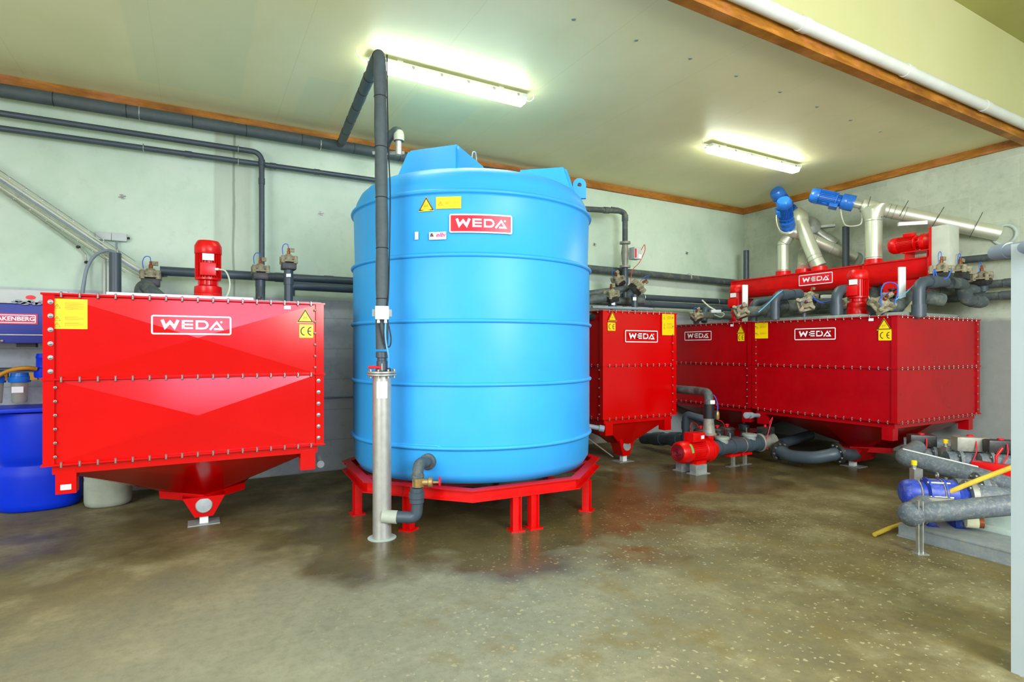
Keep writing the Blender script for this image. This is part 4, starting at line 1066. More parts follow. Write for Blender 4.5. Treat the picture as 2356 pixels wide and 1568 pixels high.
for px, X_, lab in ((1802, 8.77, ''), (1885, 8.77, ''), (2010, 8.77, ''), (1848, 8.82, '')):
    c = atX(px, 620, X_); MB().lathe([(.118, 2.85), (.118, 2.93)], (c.x, c.y, 0), n=24).build('inlet_collar', 'red_machine', t); cl.append(V((c.x, c.y, 2.93)))
# end guard
t = thing('drive_guard', 'pale upright guard box on a red plate at the right trough end', 'guard', (TX+.15, 3.72, 2.4))
MB().b2((TX-.03, 3.87, 2.42), (TX+.33, 3.895, 3.24)).build('back_plate', 'red_machine', t)
MB().b2((TX-.02, 3.66, 2.46), (TX+.24, 3.868, 3.24), .004).build('cover', 'pale_guard', t)
t, *_ = gear_motor('horizontal red gear motor lying above the right end of the conveyor trough', V((TX+.14, 3.9, 3.08)), (0, 1, 0), .56, .112, 'red_machine', box=V((-.2, 0, 1)), xdir=(1, 0, 0), nameplate=False)
t = thing('motor_bracket', 'low red steel bracket under the horizontal gear motor on the trough', 'bracket', (TX+.14, 4.1, 2.855))
MB().b2((TX, 3.9, 2.94), (TX+.28, 4.25, 2.955)).build('plate', 'red_machine', t)
MB().b2((TX+.02, 4.2, 2.855), (TX+.26, 4.215, 2.94)).build('upright', 'red_machine', t); MB().b2((TX+.02, 3.93, 2.855), (TX+.26, 3.945, 2.94)).build('upright', 'red_machine', t)
# sleeve below outlet
c = V((TX+.14, 4.18, 0)); t = thing('transfer_sleeve', 'pale cloth sleeve between the conveyor outlet and the biggest tank', 'sleeve', (c.x, c.y, 2.07))
MB().lathe([(.16, 2.07), (.145, 2.2), (.12, 2.33), (.11, 2.36)], c, n=24).build('cloth', 'cream_pipe', t); MB().torus(c+V((0, 0, 2.35)), (0, 0, 1), .12, .008).build('clamp_ring', 'galvanised', t)
MB().lathe([(.19, 2.02), (.19, 2.07)], c, n=24).build('lower_collar', 'red_dull', t)
# steel strut plates
for px, y0_, y1_, d_, lab in ((2075, 614, 705, 7.2, 'white upright steel strip standing on the biggest right tank'), (1714, 655, 735, 9.0, 'white upright steel strip standing beside the motor of the corner tank')):
    a, b = P(px, y1_, d_), P(px, y0_, d_); a.z = 2.03; MB().box((a+b)/2, (.085, .03, (b-a).length), x=RT, bev=.004).build('steel_strip', 'white_plastic', None, lab, 'steel strip')
for px, X_, ytop, lab in ((1946, 9.25, 521, 'upright dark grey vent pipe behind the trough, right of the sloping ducts'), (1717, 9.2, 576, 'upright dark grey vent pipe behind the left end of the trough')):
    b = atX(px, ytop, X_); MB().cyl((b.x, b.y, 2.02), b, .052, 18).build('vent_pipe', 'pvc_grey', None, lab, 'pipe')
# brace of the trough at the left
t = thing('trough_support', 'red steel trestle carrying the left end of the conveyor trough', 'support', (TX+.1, 6.9, 2.02))
MB().b2((TX-.0, 6.9, 2.03), (TX+.06, 6.96, 2.53)).build('post', 'red_dull', t); MB().b2((TX+.26, 6.9, 2.03), (TX+.32, 6.96, 2.53)).build('post', 'red_dull', t)
MB().box(V((TX+.03, 6.3, 2.42)), (.05, 1.2, .05), x=V((1, 0, 0)), z=V((0, .12, 1))).build('brace', 'red_dull', t)

# ------------------------------------------------------------------ augers (silver tubes)
def duct(label, pts, r, seams=True, top=None):
    t = thing('feed_duct', label, 'duct', pts[0])
    for i in range(len(pts)-1):
        a, b = V(pts[i]), V(pts[i+1]); MB().cyl(a, b, r, 24).build('duct_section', 'auger_tube', t)
        if i: MB().sph(a, r*1.003, n=20).build('elbow', 'auger_tube', t)
    for i in range(len(pts)-1):
        a, b = V(pts[i]), V(pts[i+1]); d = (b-a).normalized()
        for k in ((.06,) if i else (.04, .96)): MB().torus(a.lerp(b, k), d, r+.001, .005, 24, 6).build('seam_ring', 'galvanised_dull', t)
    return t
# auger 1
h = atX(1992, 474, 8.77); wl = atX(2312, 540, XW)
d1 = (wl-h).normalized()
t = thing('auger_conveyor', 'long silver auger tube sloping down to the right into the right wall', 'auger', cl[2]+V((0, 0, .6)))
MB().cyl(h-d1*.05, wl-d1*.06, .1, 28).build('auger_tube', 'auger_tube', t)
MB().cyl(h-d1*.16, h-d1*.05, .055, 20).build('shaft_housing', 'auger_tube', t)
jc = h+d1*.14
tp = V((cl[2].x, cl[2].y, 3.52))
m = MB(); 
rr = .112
m.rings([[tp+V((math.cos(a)*rr, math.sin(a)*rr, 0)) for a in [k*math.pi/12 for k in range(24)]],
         [tp+V((math.cos(a)*rr*1.25, math.sin(a)*rr*1.45, .14)) for a in [k*math.pi/12 for k in range(24)]],
         [V((tp.x, tp.y, tp.z+.20))+V((math.cos(a)*.1, math.sin(a)*.22, 0)) for a in [k*math.pi/12 for k in range(24)]]]); m.build('transition', 'auger_tube', t)
for k in (.3, .34, .42): MB().torus(h.lerp(wl, k-.12), d1, .103, .005).build('seam_ring', 'galvanised_dull', t)
MB().torus(wl-V((.015, 0, 0)), (1, 0, 0), .13, .02, 28).build('wall_collar', 'concrete_base', t)
for p0, p1 in (((2090, 461), (2070, 497)), ((2172, 476), (2142, 525)), ((2261, 488), (2231, 546)), ((2003, 452), (1996, 478)), ((2036, 470), (2028, 500))):
    dd = atX((p0[0]+p1[0])/2, 500, 9.0).length; q_ = (p0[0]+p1[0])/2; k = (q_-1992)/320.0; dep = (h.lerp(wl, max(0, k))).dot(FW)-.11
    MB().cyl(P(p0[0], p0[1], dep), P(p1[0], p1[1], dep), .004, 6).build('tie_wire', 'cable_black', t)
a, b = P(2068, 507, 8.1), P(2131, 521, 8.0)
MB().box((a+b)/2, ((b-a).length, .05, .05), x=(b-a)).build('batten_lamp', 'white_plastic', None, 'short white batten hanging just under the long auger tube', 'batten')
duct('vertical silver duct dropping from the long auger into the trough', [cl[2], tp], .112)
gear_motor('blue gear motor at the upper end of the long sloping auger', h-d1*.16, -d1, .62, .115, 'motor_blue', box=V((0, -.3, -1)), gear=True)
q = h-d1*.35
MB().tube(spline([q+V((0, 0, -.1)), q+V((0, -.03, -.28)), q+V((.08, -.05, -.38)), q+d1*.25+V((0, -.03, -.30)), q+d1*.3+V((0, 0, -.1))], 6), .010, 8).build('cable', 'cable_pale', None, 'pale cable looping below the blue motor of the long auger', 'cable')
# auger 2, 3 and three ducts
H2 = P(1815, 528, 9.5); W2 = atX(1972, 596, XW)
t = thing('auger_conveyor', 'shorter silver auger tube entering the right wall left of the upright vent pipe', 'auger', H2)
MB().cyl(H2, W2-(W2-H2).normalized()*.05, .095, 26).build('auger_tube', 'auger_tube', t)
MB().torus(W2-V((.01, 0, 0)), (1, 0, 0), .12, .02, 28).build('wall_collar', 'concrete_base', t)
for k in (.3, .36, .62): MB().torus(H2.lerp(W2, k), (W2-H2), .098, .005).build('seam_ring', 'galvanised_dull', t)
H3 = P(1838, 505, 9.9); W3 = atX(1922, 562, 9.5)
t = thing('auger_conveyor', 'dull dark auger tube just above the shorter silver one behind the ducts', 'auger', H3)
MB().cyl(H3, W3, .085, 26).build('auger_tube', 'galvanised', t)
MB().box((H3+W3)/2+V((0, -.02, .075)), ((W3-H3).length*.7, .1, .04), x=(W3-H3)).build('inspection_cover', 'galvanised_dull', t)
e = P(1822, 532, 9.6)
duct('silver elbow duct on the left, vertical over the trough end', [cl[0], V((cl[0].x, cl[0].y, 3.40)), e], .093)
duct('broad sloping silver duct running down to the trough right of the sign top', [cl[1], cl[1]+V((-.02, .05, .12)), P(1842, 512, 9.45)], .11)
duct('short pale duct behind the sloping one', [cl[3], P(1850, 585, 9.75), P(1865, 545, 9.9)], .095)
t = thing('duct_junction', 'rounded silver sheet metal head joining the sloping duct and the augers', 'duct', P(1845, 530, 9.6))
m = MB(); c0 = P(1838, 512, 9.5); m.lathe([(.105, 0), (.15, .1), (.14, .22), (.06, .32)], c0-V((0, 0, .06)), V((.3, .2, 1)), 24); m.build('hood', 'auger_tube', t)
m = MB(); c0 = P(1858, 520, 9.75); m.lathe([(.2, 0), (.2, .04), (.12, .12)], c0, V((-.5, -.6, .45)), 24); m.build('back_flange', 'galvanised_dull', t)
m = MB(); c0 = P(1812, 524, 9.35); m.lathe([(.12, -.02), (.14, 0), (.12, .02)], c0, (P(1803, 466, 8.95)-c0), 28); m.build('motor_flange', 'auger_tube', t)
ax_ = P(1803, 462, 8.95)-P(1813, 524, 9.3)
gear_motor('nearer of the two steep blue gear motors above the ducts, fan end towards us', P(1813, 524, 9.3), ax_, ax_.length+.02, .112, 'motor_blue', box=-RT*1.0+V((0, 0, .05)), nameplate=False)
ax_ = P(1785, 440, 9.75)-P(1828, 497, 10.0)
gear_motor('farther of the two steep blue gear motors, tilted to the upper left', P(1828, 497, 10.0), ax_, ax_.length+.02, .115, 'motor_blue', box=-RT, nameplate=False)
MB().tube(spline([P(1793, 480, 9.1), P(1786, 500, 9.1), P(1793, 528, 9.15), P(1812, 535, 9.2), P(1828, 520, 9.3)], 6), .010, 8).build('cable', 'cable_pale', None, 'pale cable hanging below the nearer steep blue motor', 'cable')

# ------------------------------------------------------------------ pipework over tanks B, C, D
G = 'grey_pipe'
pipe(G, 'horizontal grey pipe arm over the narrow red tank, lower one with a valve', [P(1330, 694, 8.0), P(1395, 684, 8.0)], .062, 'pvc_dusty')
pipe(G, 'horizontal grey pipe arm over the narrow red tank, upper one toward the flow meter', [P(1350, 676, 8.7), P(1470, 660, 8.7)], .05, 'pvc_dusty')
valve(P(1407, 690, 8.0), 'dusty valve with a white tag over the narrow tank, nearest to the blue tank', s=1.05, hose=False, ax=(-.3, -.3, 1))
valve(P(1425, 652, 8.9), 'dusty valve left of the vertical pipe below the flow meter', s=1.0, ax=(-.6, -.3, .7))
valve(P(1458, 668, 8.5), 'dusty valve right of the vertical pipe below the flow meter', s=1.1, ax=(.5, -.5, .6))
for px, py, d_, lab in ((1411, 700, 8.0, 'short stub pipe under the valve nearest to the blue tank'), (1460, 690, 8.5, 'short stub pipe under the valve right of the flow meter pipe')):
    a = P(px, py, d_); t = pipe(G, lab, [V((a.x, a.y, 2.12)), V((a.x, a.y, P(px, py-30, d_).z))], .045, 'pvc_grey')
    q = P(px, py-3, d_-.05); MB().box(q, (.05, .004, .05), x=RT).build('tag', 'label_white', t)
pipe(G, 'thick horizontal grey pipe crossing just above the narrow red tank', [P(1345, 690, 8.6), P(1480, 692, 8.9)], .055, 'pvc_dusty')
pipe(G, 'slim hose pipe lying level on the narrow red tank top', [P(1362, 706, 7.4), P(1500, 711, 7.9)], .018, 'cable_grey')
# between B and C
valve(P(1602, 733, 9.2), 'dusty valve standing alone left of the corner tank motor', s=.95, ax=(-.5, -.5, .7))
pipe(G, 'horizontal dusty pipe running right from the lone valve to the corner tank motor', [P(1610, 724, 9.2), P(1690, 728, 9.3)], .055, 'pvc_dusty', joints=((0, .5),))
pipe(G, 'grey elbow pipe behind the lone valve', [P(1620, 740, 9.5), P(1622, 710, 9.6), P(1660, 712, 9.7)], .05, 'pvc_grey', .08)
t = thing('sensor_block', 'white sensor block with drooping cables left of the corner tank motor', 'sensor', P(1645, 722, 9.0))
c = P(1646, 716, 9.0); MB().box(c, (.16, .08, .05), x=RT, bev=.005).build('block', 'grey_plastic', t)
MB().tube(spline([P(1615, 690, 9.1), P(1632, 705, 9.05), c+V((0, 0, .02))], 5), .012, 8).build('cable', 'cable_pale', t)
MB().tube(spline([c+RT*.06, c+RT*.14+V((0, 0, -.04)), c+RT*.09+V((0, 0, -.09)), c-RT*.02+V((0, 0, -.05))], 5), .008, 8).build('cable', 'cable_pale', t)
# around D
valve(P(1703, 721, 8.5), 'round dusty valve in front of the corner tank motor', s=1.15, ax=(-.6, -.6, .35))
pipe(G, 'dusty pipe from the round valve rising diagonally behind the pale strip', [P(1712, 716, 8.5), P(1752, 716, 8.4), P(1792, 690, 8.3), P(1812, 676, 8.3)], .068, 'pvc_dusty', .12, joints=((0, .6),))
pipe(G, 'grey arched pipe, leftmost on the biggest tank', [P(1733, 745, 8.7), P(1733, 696, 8.7), P(1790, 690, 8.8)], .06, 'pvc_grey', .10)
pipe(G, 'grey arched pipe left of the valve stack on the biggest tank', [P(1783, 735, 7.95), P(1783, 678, 7.95), P(1842, 676, 8.1)], .062, 'pvc_grey', .12, joints=((1, .35), (1, .8)))
valve(P(1862, 694, 8.1), 'upper dusty valve of the stack in the middle of the biggest tank', s=.95, ax=(0, -.2, 1), hose=False)
valve(P(1851, 704, 7.8), 'lower round valve of the stack in the middle of the biggest tank', s=1.15, ax=(-.75, -.6, .2))
a = P(1850, 700, 7.85); pipe(G, 'thin stub pipe under the middle valve stack', [V((a.x, a.y, 2.05)), a+V((0, 0, .02))], .032, 'pvc_grey')
pipe(G, 'long dusty horizontal pipe behind the valve stack, ending behind the bright motor', [P(1790, 705, 8.4), P(1870, 700, 8.4), P(1930, 697, 8.4)], .072, 'pvc_dusty', joints=((0, .4), (1, .4)))
pipe(G, 'second long dusty pipe just above the tank lid behind the valve stack', [P(1760, 722, 8.7), P(1845, 715, 8.8), P(1915, 712, 8.8)], .06, 'pvc_dusty', joints=((0, .5),))
pipe(G, 'grey arched pipe just left of the bright red motor on the biggest tank', [P(1925, 735, 7.5), P(1925, 668, 7.5), P(1965, 664, 7.7)], .066, 'pvc_grey', .13, joints=((0, .35),))
t = thing('sensor_block', 'white clamp block on the pipe left of the bright red motor', 'sensor', P(1902, 690, 8.0)); MB().box(P(1902, 682, 8.1), (.14, .08, .05), x=RT, bev=.005).build('block', 'white_plastic', t); MB().tube(spline([P(1872, 688, 8.0), P(1890, 694, 8.0), P(1912, 690, 8.0), P(1925, 684, 8.0)], 5), .007, 8).build('cable', 'hose_blue', t)
valve(P(1946, 700, 8.2), 'dark dusty valve half hidden behind the bright red motor', s=.9, ax=(-.5, -.5, .3), hose=False)
pipe(G, 'dusty duct rising behind the bright red motor toward the trough', [P(2010, 695, 8.3), P(2012, 660, 8.5), P(2022, 640, 8.6)], .085, 'pvc_dusty', .05)
pipe(G, 'dark dusty duct rising left of the bright red motor toward the trough', [P(1930, 680, 8.7), P(1938, 655, 8.8), P(1952, 640, 8.8)], .075, 'black_plastic', .05)
valve(P(2020, 712, 7.2), 'clogged dusty valve right of the bright red motor', s=1.35, ax=(-.5, -.6, .5))
pipe(G, 'dusty pipe from the clogged valve bending up to the right', [P(2028, 704, 7.2), P(2070, 702, 7.2), P(2090, 678, 7.3), P(2118, 678, 7.4)], .075, 'pvc_dusty', .09, joints=((0, .7),))
pipe(G, 'grey arched pipe, rightmost and tallest on the biggest tank', [P(2114, 730, 6.9), P(2114, 648, 6.9), P(2175, 648, 7.1)], .066, 'pvc_grey', .12, joints=((0, .2), (1, .5)))
valve(P(2166, 640, 7.25), 'tan capped valve below the pale guard box', s=1.25, ax=(0, 0, 1))
valve(P(2208, 640, 7.45), 'tan capped valve right of the pale guard box', s=1.2, ax=(.1, 0, 1))
pipe(G, 'dusty pipe dropping right of the guard box and curling left', [P(2185, 650, 7.3), P(2214, 652, 7.4), P(2222, 690, 7.5), P(2262, 694, 7.6)], .075, 'pvc_dusty', .12, joints=((1, .5), (2, .6)))
pipe(G, 'dusty horizontal pipe end with a cut ring right of the tall arch', [P(2122, 683, 7.3), P(2168, 690, 7.3)], .085, 'pvc_dusty')
pipe(G, 'long dusty pipe behind the tall arch running to the right wall', [P(2120, 665, 7.7), P(2200, 668, 7.7), P(2262, 664, 7.7)], .06, 'pvc_dusty', joints=((0, .6), (1, .5)))
valve(P(2262, 652, 7.65), 'rusty valve on the right wall pipe near the partition', s=1.1, ax=(-.2, 0, 1))
t = thing('red_handwheel', 'flat red round handwheel between the clogged valve and the pale strip', 'handwheel', P(2053, 680, 7.6)); c = P(2053, 676, 7.6)
MB().lathe([(.13, -.02), (.14, 0), (.13, .02), (.03, .03)], c, n=24).build('rim', 'red_machine', t); MB().lathe([(.03, -.3), (.03, .05), (.05, .05), (.05, .07)], c, n=12).build('stem', 'black_plastic', t)
for a_, b_, lab in (((1722, 700), (1722, 700), ''),): pass
for k, (pts_, lab) in enumerate((([(2028, 705), (2028, 665), (2040, 650), (2060, 652), (2066, 668), (2058, 700)], 'thin blue air hose looping over the clogged valve'),
                                ([(2148, 636), (2150, 620), (2160, 642), (2180, 638), (2190, 618)], 'thin blue air hose joining the two tan capped valves'),
                                ([(2060, 690), (2085, 672), (2108, 650), (2118, 638)], 'pale blue air hose rising diagonally to the tall arch'),
                                ([(1745, 718), (1765, 700), (1785, 680), (1800, 668)], 'pale blue air hose rising diagonally to the left arch'),
                                ([(1855, 684), (1868, 680), (1880, 692), (1895, 697)], 'blue air hose curling right of the middle valve stack'))):
    MB().tube(spline([P(x_, y_, 7.0 if pts_[0][0] > 1950 else 7.75) for x_, y_ in pts_], 6), .007, 8).build('air_hose', 'cable_blue' if k in (2, 3) else 'hose_blue', None, lab, 'hose')

# ------------------------------------------------------------------ centre pump group
AY = 5.3
px0 = 5.40
t = thing('pump_motor', 'bright red electric pump motor with green label lying on two grey blocks in the middle', 'pump', (px0+.3, AY, .14))
zc = .27
MB().lathe([(.05, -.004), (.12, -.002), (.128, .01), (.142, .05), (.142, .17), (.135, .175)], (px0, AY, zc), (1, 0, 0), 32).build('fan_cover', 'red_machine', t)
MB().lathe([(.105, -.007), (.105, .001)], (px0, AY, zc), (1, 0, 0), 32).build('fan_grille', 'grille_red', t)
m = MB()
for q_ in (.03, .05, .07, .09): m.torus((px0-.008, AY, zc), (1, 0, 0), q_, .003, 28, 6)
for q_ in range(8): m.box(V((px0-.008, AY+.055*math.cos(q_*math.pi/4), zc+.055*math.sin(q_*math.pi/4))), (.1, .004, .004), x=V((0, math.cos(q_*math.pi/4), math.sin(q_*math.pi/4))))
m.build('grille_wires', 'red_dull', t)
m = MB(); m.lathe([(.118, .17), (.118, .42)], (px0, AY, zc), (1, 0, 0), 28)
for k in range(30):
    a = k*math.pi/15; m.box(V((px0+.295, AY+math.cos(a)*.125, zc+math.sin(a)*.125)), (.24, .022, .005), x=V((1, 0, 0)), z=V((0, -math.sin(a), math.cos(a))))
m.build('finned_housing', 'red_machine', t)
MB().box(V((px0+.27, AY-.03, zc+.19)), (.22, .17, .12), bev=.015).build('terminal_box', 'red_machine', t)
MB().b2((px0+.30, AY-.117, zc+.17), (px0+.355, AY-.1145, zc+.215)).build('nameplate', 'label_white', t)
m = MB(); 
m.rings([[V((px0+x_, AY+math.cos(a)*.1445, zc+math.sin(a)*.1445)) for x_, a in ((x0_, a0_) for x0_ in (.10, .135) for a0_ in [a1])] for a1 in [2.2+.08*k for k in range(12)]], False) if False else None
for k in range(12):
    a1, a2 = 2.25+.07*k, 2.25+.07*(k+1)
    m.face([V((px0+x_, AY+math.cos(a)*.1445, zc+math.sin(a)*.1445)) for x_, a in ((.11, a1), (.145, a1), (.145, a2), (.11, a2))])
m.build('label', 'green_label', t, flat=True, label='green curved sticker')
MB().lathe([(.12, .40), (.15, .42), (.155, .5), (.165, .5), (.168, .53), (.16, .56), (.135, .60), (.10, .62), (.10, .66)], (px0, AY, zc), (1, 0, 0), 32).build('volute', 'red_machine', t)
MB().lathe([(.06, .12), (.06, .17), (.085, .175), (.085, .19)], (px0+.57, AY, zc), n=24).build('discharge_neck', 'red_machine', t)
MB().b2((px0+.2, AY-.13, .118), (px0+.38, AY+.13, .16)).build('motor_foot', 'red_machine', t)
for i, yy in enumerate((AY-.115, AY+.13)):
    m = MB(); m.b2((px0+.15, yy-.05, .008), (px0+.35, yy+.05, .118)); m.b2((px0+.12, yy-.08, 0), (px0+.38, yy+.08, .008))
    m.build('mounting_block', 'galvanised_dull', None, ('grey steel mounting block under the near side of the red pump motor', 'grey steel mounting block under the far side of the red pump motor')[i], 'mounting block')
dxp = px0+.57
t = thing('pump_riser', 'dark grey riser pipe from the red pump bending away behind the narrow red tank', 'pipe', (dxp, AY, .51))
MB().lathe([(.10, .462), (.10, .48), (.085, .49), (.075, .56), (.066, .64), (.066, .70)], (dxp, AY, 0), n=24).build('reducer', 'iron_grey', t)
MB().cyl((dxp, AY, .68), (dxp, AY, .87), .072, 22).build('black_sleeve', 'black_rubber', t)
MB().tube(fillet([V((dxp, AY, .86)), V((dxp, AY, 1.02)), V((6.1, 5.62, 1.02)), V((6.1, 7.4, 1.02))], .2, 8), .058, 20).build('tube', 'pvc_dusty', t, angle=60)
q = V((dxp+.0, AY-.062, .90)); MB().box(q, (.06, .01, .05), x=RT).build('tag', 'label_white', t)
MB().tube(spline([V((dxp+.05, AY, 1.0)), V((dxp+.12, AY, .96)), V((dxp+.17, AY, .85)), V((dxp+.16, AY, .74))], 6), .007, 8).build('air_hose', 'hose_blue', t)
MB().lathe([(.02, -.06), (.028, -.05), (.028, .03), (.018, .05)], (dxp+.14, AY-.02, .72), n=12).build('pressure_switch', 'brass', t)
MB().b2((dxp+.06, AY-.03, .66), (dxp+.12, AY+.03, .78)).build('switch_base', 'black_plastic', t)
# suction manifold
t = thing('suction_manifold', 'thick dark grey suction manifold pipe with two grey caps right of the red pump', 'pipe', (6.5, AY, .2))
MB().cyl((px0+.65, AY, zc), (6.98, AY, zc), .098, 26).build('tube', 'pvc_grey', t)
for x_ in (6.16, 6.42, 6.75, 6.95): MB().cyl((x_-.03, AY, zc), (x_+.03, AY, zc), .108, 26).build('socket', 'pvc_grey', t)
for x_ in (6.22, 6.78):
    MB().lathe([(.085, .33), (.085, .38), (.1, .385), (.1, .41), (.09, .418)], (x_, AY, 0), n=24).build('branch_cap', 'lid_grey', t)
MB().torus((6.62, AY, zc), (1, 0, 0), .103, .006).build('strap', 'steel_bolt', t)
for i, x_ in enumerate((6.42, 6.66)):
    t = thing('pipe_stand', ('left', 'right')[i]+' slim galvanised stand with red cradle below the suction manifold', 'stand', (x_, AY-.02, 0))
    MB().b2((x_-.02, AY-.04, .006), (x_+.02, AY, .14)).build('post', 'galvanised', t); MB().b2((x_-.11, AY-.05, 0), (x_+.11, AY+.01, .008)).build('base_plate', 'galvanised', t)
    MB().b2((x_-.1, AY-.06, .138), (x_+.1, AY+.05, .168)).build('cradle', 'red_machine', t)
# actuator heads behind manifold
def actuator(c, label, s=1.0, mat='black_plastic'):
    c = V(c); t = thing('pneumatic_actuator', label, 'actuator', c, 'black pneumatic actuators with red buttons')
    MB().lathe([(.075*s, 0), (.08*s, .02*s), (.08*s, .075*s), (.088*s, .08*s), (.088*s, .095*s), (.07*s, .11*s), (.02*s, .115*s)], c, n=22).build('housing', mat, t)
    MB().lathe([(.018*s, .11*s), (.018*s, .135*s), (.03*s, .137*s), (.012*s, .15*s)], c, n=12).build('button', 'sign_red', t)
    MB().lathe([(.055*s, -.10*s), (.05*s, 0)], c, n=18).build('neck', 'pvc_grey', t)
    MB().cyl(c-FW*.085*s+V((0, 0, -.03)), c-FW*.085*s+V((0, 0, .06)), .014*s, 10).build('fitting', 'steel_bolt', t)
    return t
actuator(P(1612, 1006, 8.1), 'black round actuator left of the pump riser', 1.15)
actuator(P(1650, 1005, 8.0), 'black round actuator just right of the pump riser', 1.15)
actuator(P(1673, 1003, 8.1), 'black round actuator, farther right behind the manifold', 1.2)
actuator(P(1712, 990, 8.8), 'small black actuator behind the grey ball valve', 1.0)
# second row pipe behind
pipe(G, 'dark pipe on the floor behind the red pump carrying the actuators', [P(1545, 1012, 8.6), P(1700, 1018, 8.6), P(1745, 1030, 8.3)], .085, 'pvc_grey', .1, joints=((0, .15), (0, .45), (0, .7), (0, .9)))
pipe(G, 'dark floor pipe running left under the narrow tank hopper', [P(1480, 1008, 9.3), P(1575, 1010, 8.4)], .09, 'pvc_grey', joints=((0, .4), (0, .8)))
pipe(G, 'dark pipe rising and leaning to the right behind the pump riser', [P(1578, 1015, 8.3), P(1578, 952, 8.3), P(1635, 968, 8.1)], .055, 'pvc_grey', .05, joints=((0, .6),))
MB().tube(spline([P(1600, 1000, 7.9), P(1588, 985, 7.9), P(1592, 973, 7.9), P(1602, 974, 7.9), P(1608, 985, 7.9)], 6), .006, 8).build('air_hose', 'hose_red', None, 'thin red air hose loop left of the pump riser', 'hose')
MB().tube(spline([P(1650, 965, 7.7), P(1662, 970, 7.8), P(1668, 985, 7.9), P(1668, 1000, 8.0)], 6), .006, 8).build('air_hose', 'hose_red', None, 'thin red air hose from the riser to the actuators', 'hose')
# grey ball valve + curved suction pipe
vb = V((7.12, AY, zc))
t = thing('ball_valve', 'grey cast ball valve with black box actuator right of the suction manifold', 'valve', vb-V((0, 0, .1)))
MB().lathe([(.12, -.12), (.13, -.11), (.13, -.09), (.10, -.08), (.12, 0), (.10, .08), (.13, .09), (.13, .12)], vb, V((1, -.15, 0)), 26).build('body', 'iron_grey', t)
MB().b2(vb+V((-.1, -.07, .12)), vb+V((.12, .07, .22)), .012).build('actuator_box', 'black_plastic', t)
MB().lathe([(.02, .22), (.02, .25)], vb, n=10).build('indicator', 'sign_red', t)
MB().tube(spline([vb+V((0, -.06, .2)), vb+V((-.03, -.1, .3)), vb+V((.03, -.1, .36)), vb+V((-.02, -.08, .2)), vb+V((-.12, -.1, .0)), vb+V((-.1, -.12, -.08))], 6), .006, 8).build('air_hose', 'hose_red', t)
s0 = P(1793, 1036, 7.9); s3 = P(1928, 1042, 7.35)
t = thing('suction_pipe', 'sagging dark grey suction pipe with bolted black flanges below the biggest right tank', 'pipe', (s0+s3)/2-V((0, 0, .2)))
path = spline([s0, P(1820, 1048, 7.7), P(1870, 1052, 7.45), P(1910, 1046, 7.35), s3], 6)
MB().tube(path, .082, 22).build('tube', 'pvc_grey', t, angle=60)
for c, d_ in ((s0, path[1]-path[0]), (s3, path[-1]-path[-2])):
    d_ = d_.normalized(); X, Y, Z = frame(d_)
    fl_ = MB().lathe([(.138, -.02), (.138, .02)], c, d_, 28).build('flange', 'black_plastic', t)
    for k in range(8):
        a = k*math.pi/4+.3; o = c+(X*math.cos(a)+Y*math.sin(a))*.108; MB().lathe([(.014, -.034), (.014, .034)], o, d_, 6).build('bolt', 'steel_bolt', fl_)
pipe(G, 'dark pipe from the curved suction pipe under the hopper of the biggest tank', [s3, P(1958, 1046, 7.6), P(1985, 1040, 7.9)], .08, 'pvc_grey', .05)
pipe(G, 'dark pipe lying behind the grey ball valve below the corner tank', [P(1795, 1020, 8.6), P(1865, 1000, 9.0)], .075, 'pvc_grey')
pipe('overflow_hose', 'short grey hose stub with a coupling beside the corner tank bracket', [P(1716, 955, 7.55), P(1745, 955, 7.9)], .028, 'cable_grey', joints=((0, .1), (0, .4)), jr=1.5)
pipe('overflow_hose', 'short white hose stub beside the right bracket of the left tank', [P(738, 1068, 6.2), P(733, 1050, 6.6)], .03, 'white_plastic', joints=((0, .1),), jr=1.3)
pipe('overflow_hose', 'short grey hose stub below the narrow tank beside the blue tank', [P(1388, 986, 6.7), P(1345, 978, 6.7)], .028, 'cable_grey', joints=((0, .1),), jr=1.4)
# rod under tank B
MB().cyl(P(1345, 1002, 7.5), P(1410, 1050, 7.7), .009, 8).build('tie_rod', 'galvanised', None, 'thin steel rod slanting to the foot of the narrow red tank', 'rod')
MB().b2((4.4, 6.9, .18), (4.9, 7.1, .34)).build('skid_beam', 'galvanised_dull', None, 'grey box beam on the floor behind the blue tank at the right', 'beam')

# ------------------------------------------------------------------ right foreground pump set
s1 = atZ(2062, 1232); s2 = atZ(2326, 1303)
dk = (V((s2.x, s2.y, 0))-V((s1.x, s1.y, 0))).normalized(); s2 = s1+dk*2.0; s1.z = s2.z = 0
nk = V((-dk.y, dk.x, 0)); nk = nk if nk.dot(FW) > 0 else -nk
t = thing('pump_skid', 'long grey steel skid plate on the floor at the right edge', 'skid', s1)
for o in (.0, .55):
    a = s1+nk*(o+.04); b = s2+nk*(o+.04)
    m = MB(); m.box((a+b)/2+V((0, 0, .05)), ((b-a).length, .012, .09), x=dk); m.box((a+b)/2+nk*.03+V((0, 0, .094)), ((b-a).length, .08, .01), x=dk); m.box((a+b)/2+nk*.0+V((0, 0, .005)), ((b-a).length, .07, .01), x=dk)
    m.build('channel_beam', 'skid_grey', t)
a, b = s1+nk*.3, s2+nk*.3; MB().box((a+b)/2+V((0, 0, .07)), ((b-a).length, .5, .02), x=dk).build('deck', 'skid_grey', t)
# concrete block
c = P(2326, 1220, 4.75); c.z = .26
t = thing('machine_pedestal', 'pale grey square pedestal on the skid next to the partition', 'pedestal', (c.x, c.y, .08))
MB().box((c.x, c.y, .21), (.42, .30, .24), x=dk, bev=.01).build('block', 'concrete_base', t); MB().box((c.x, c.y, .1), (.5, .42, .04), x=dk, bev=.005).build('base', 'concrete_base', t)
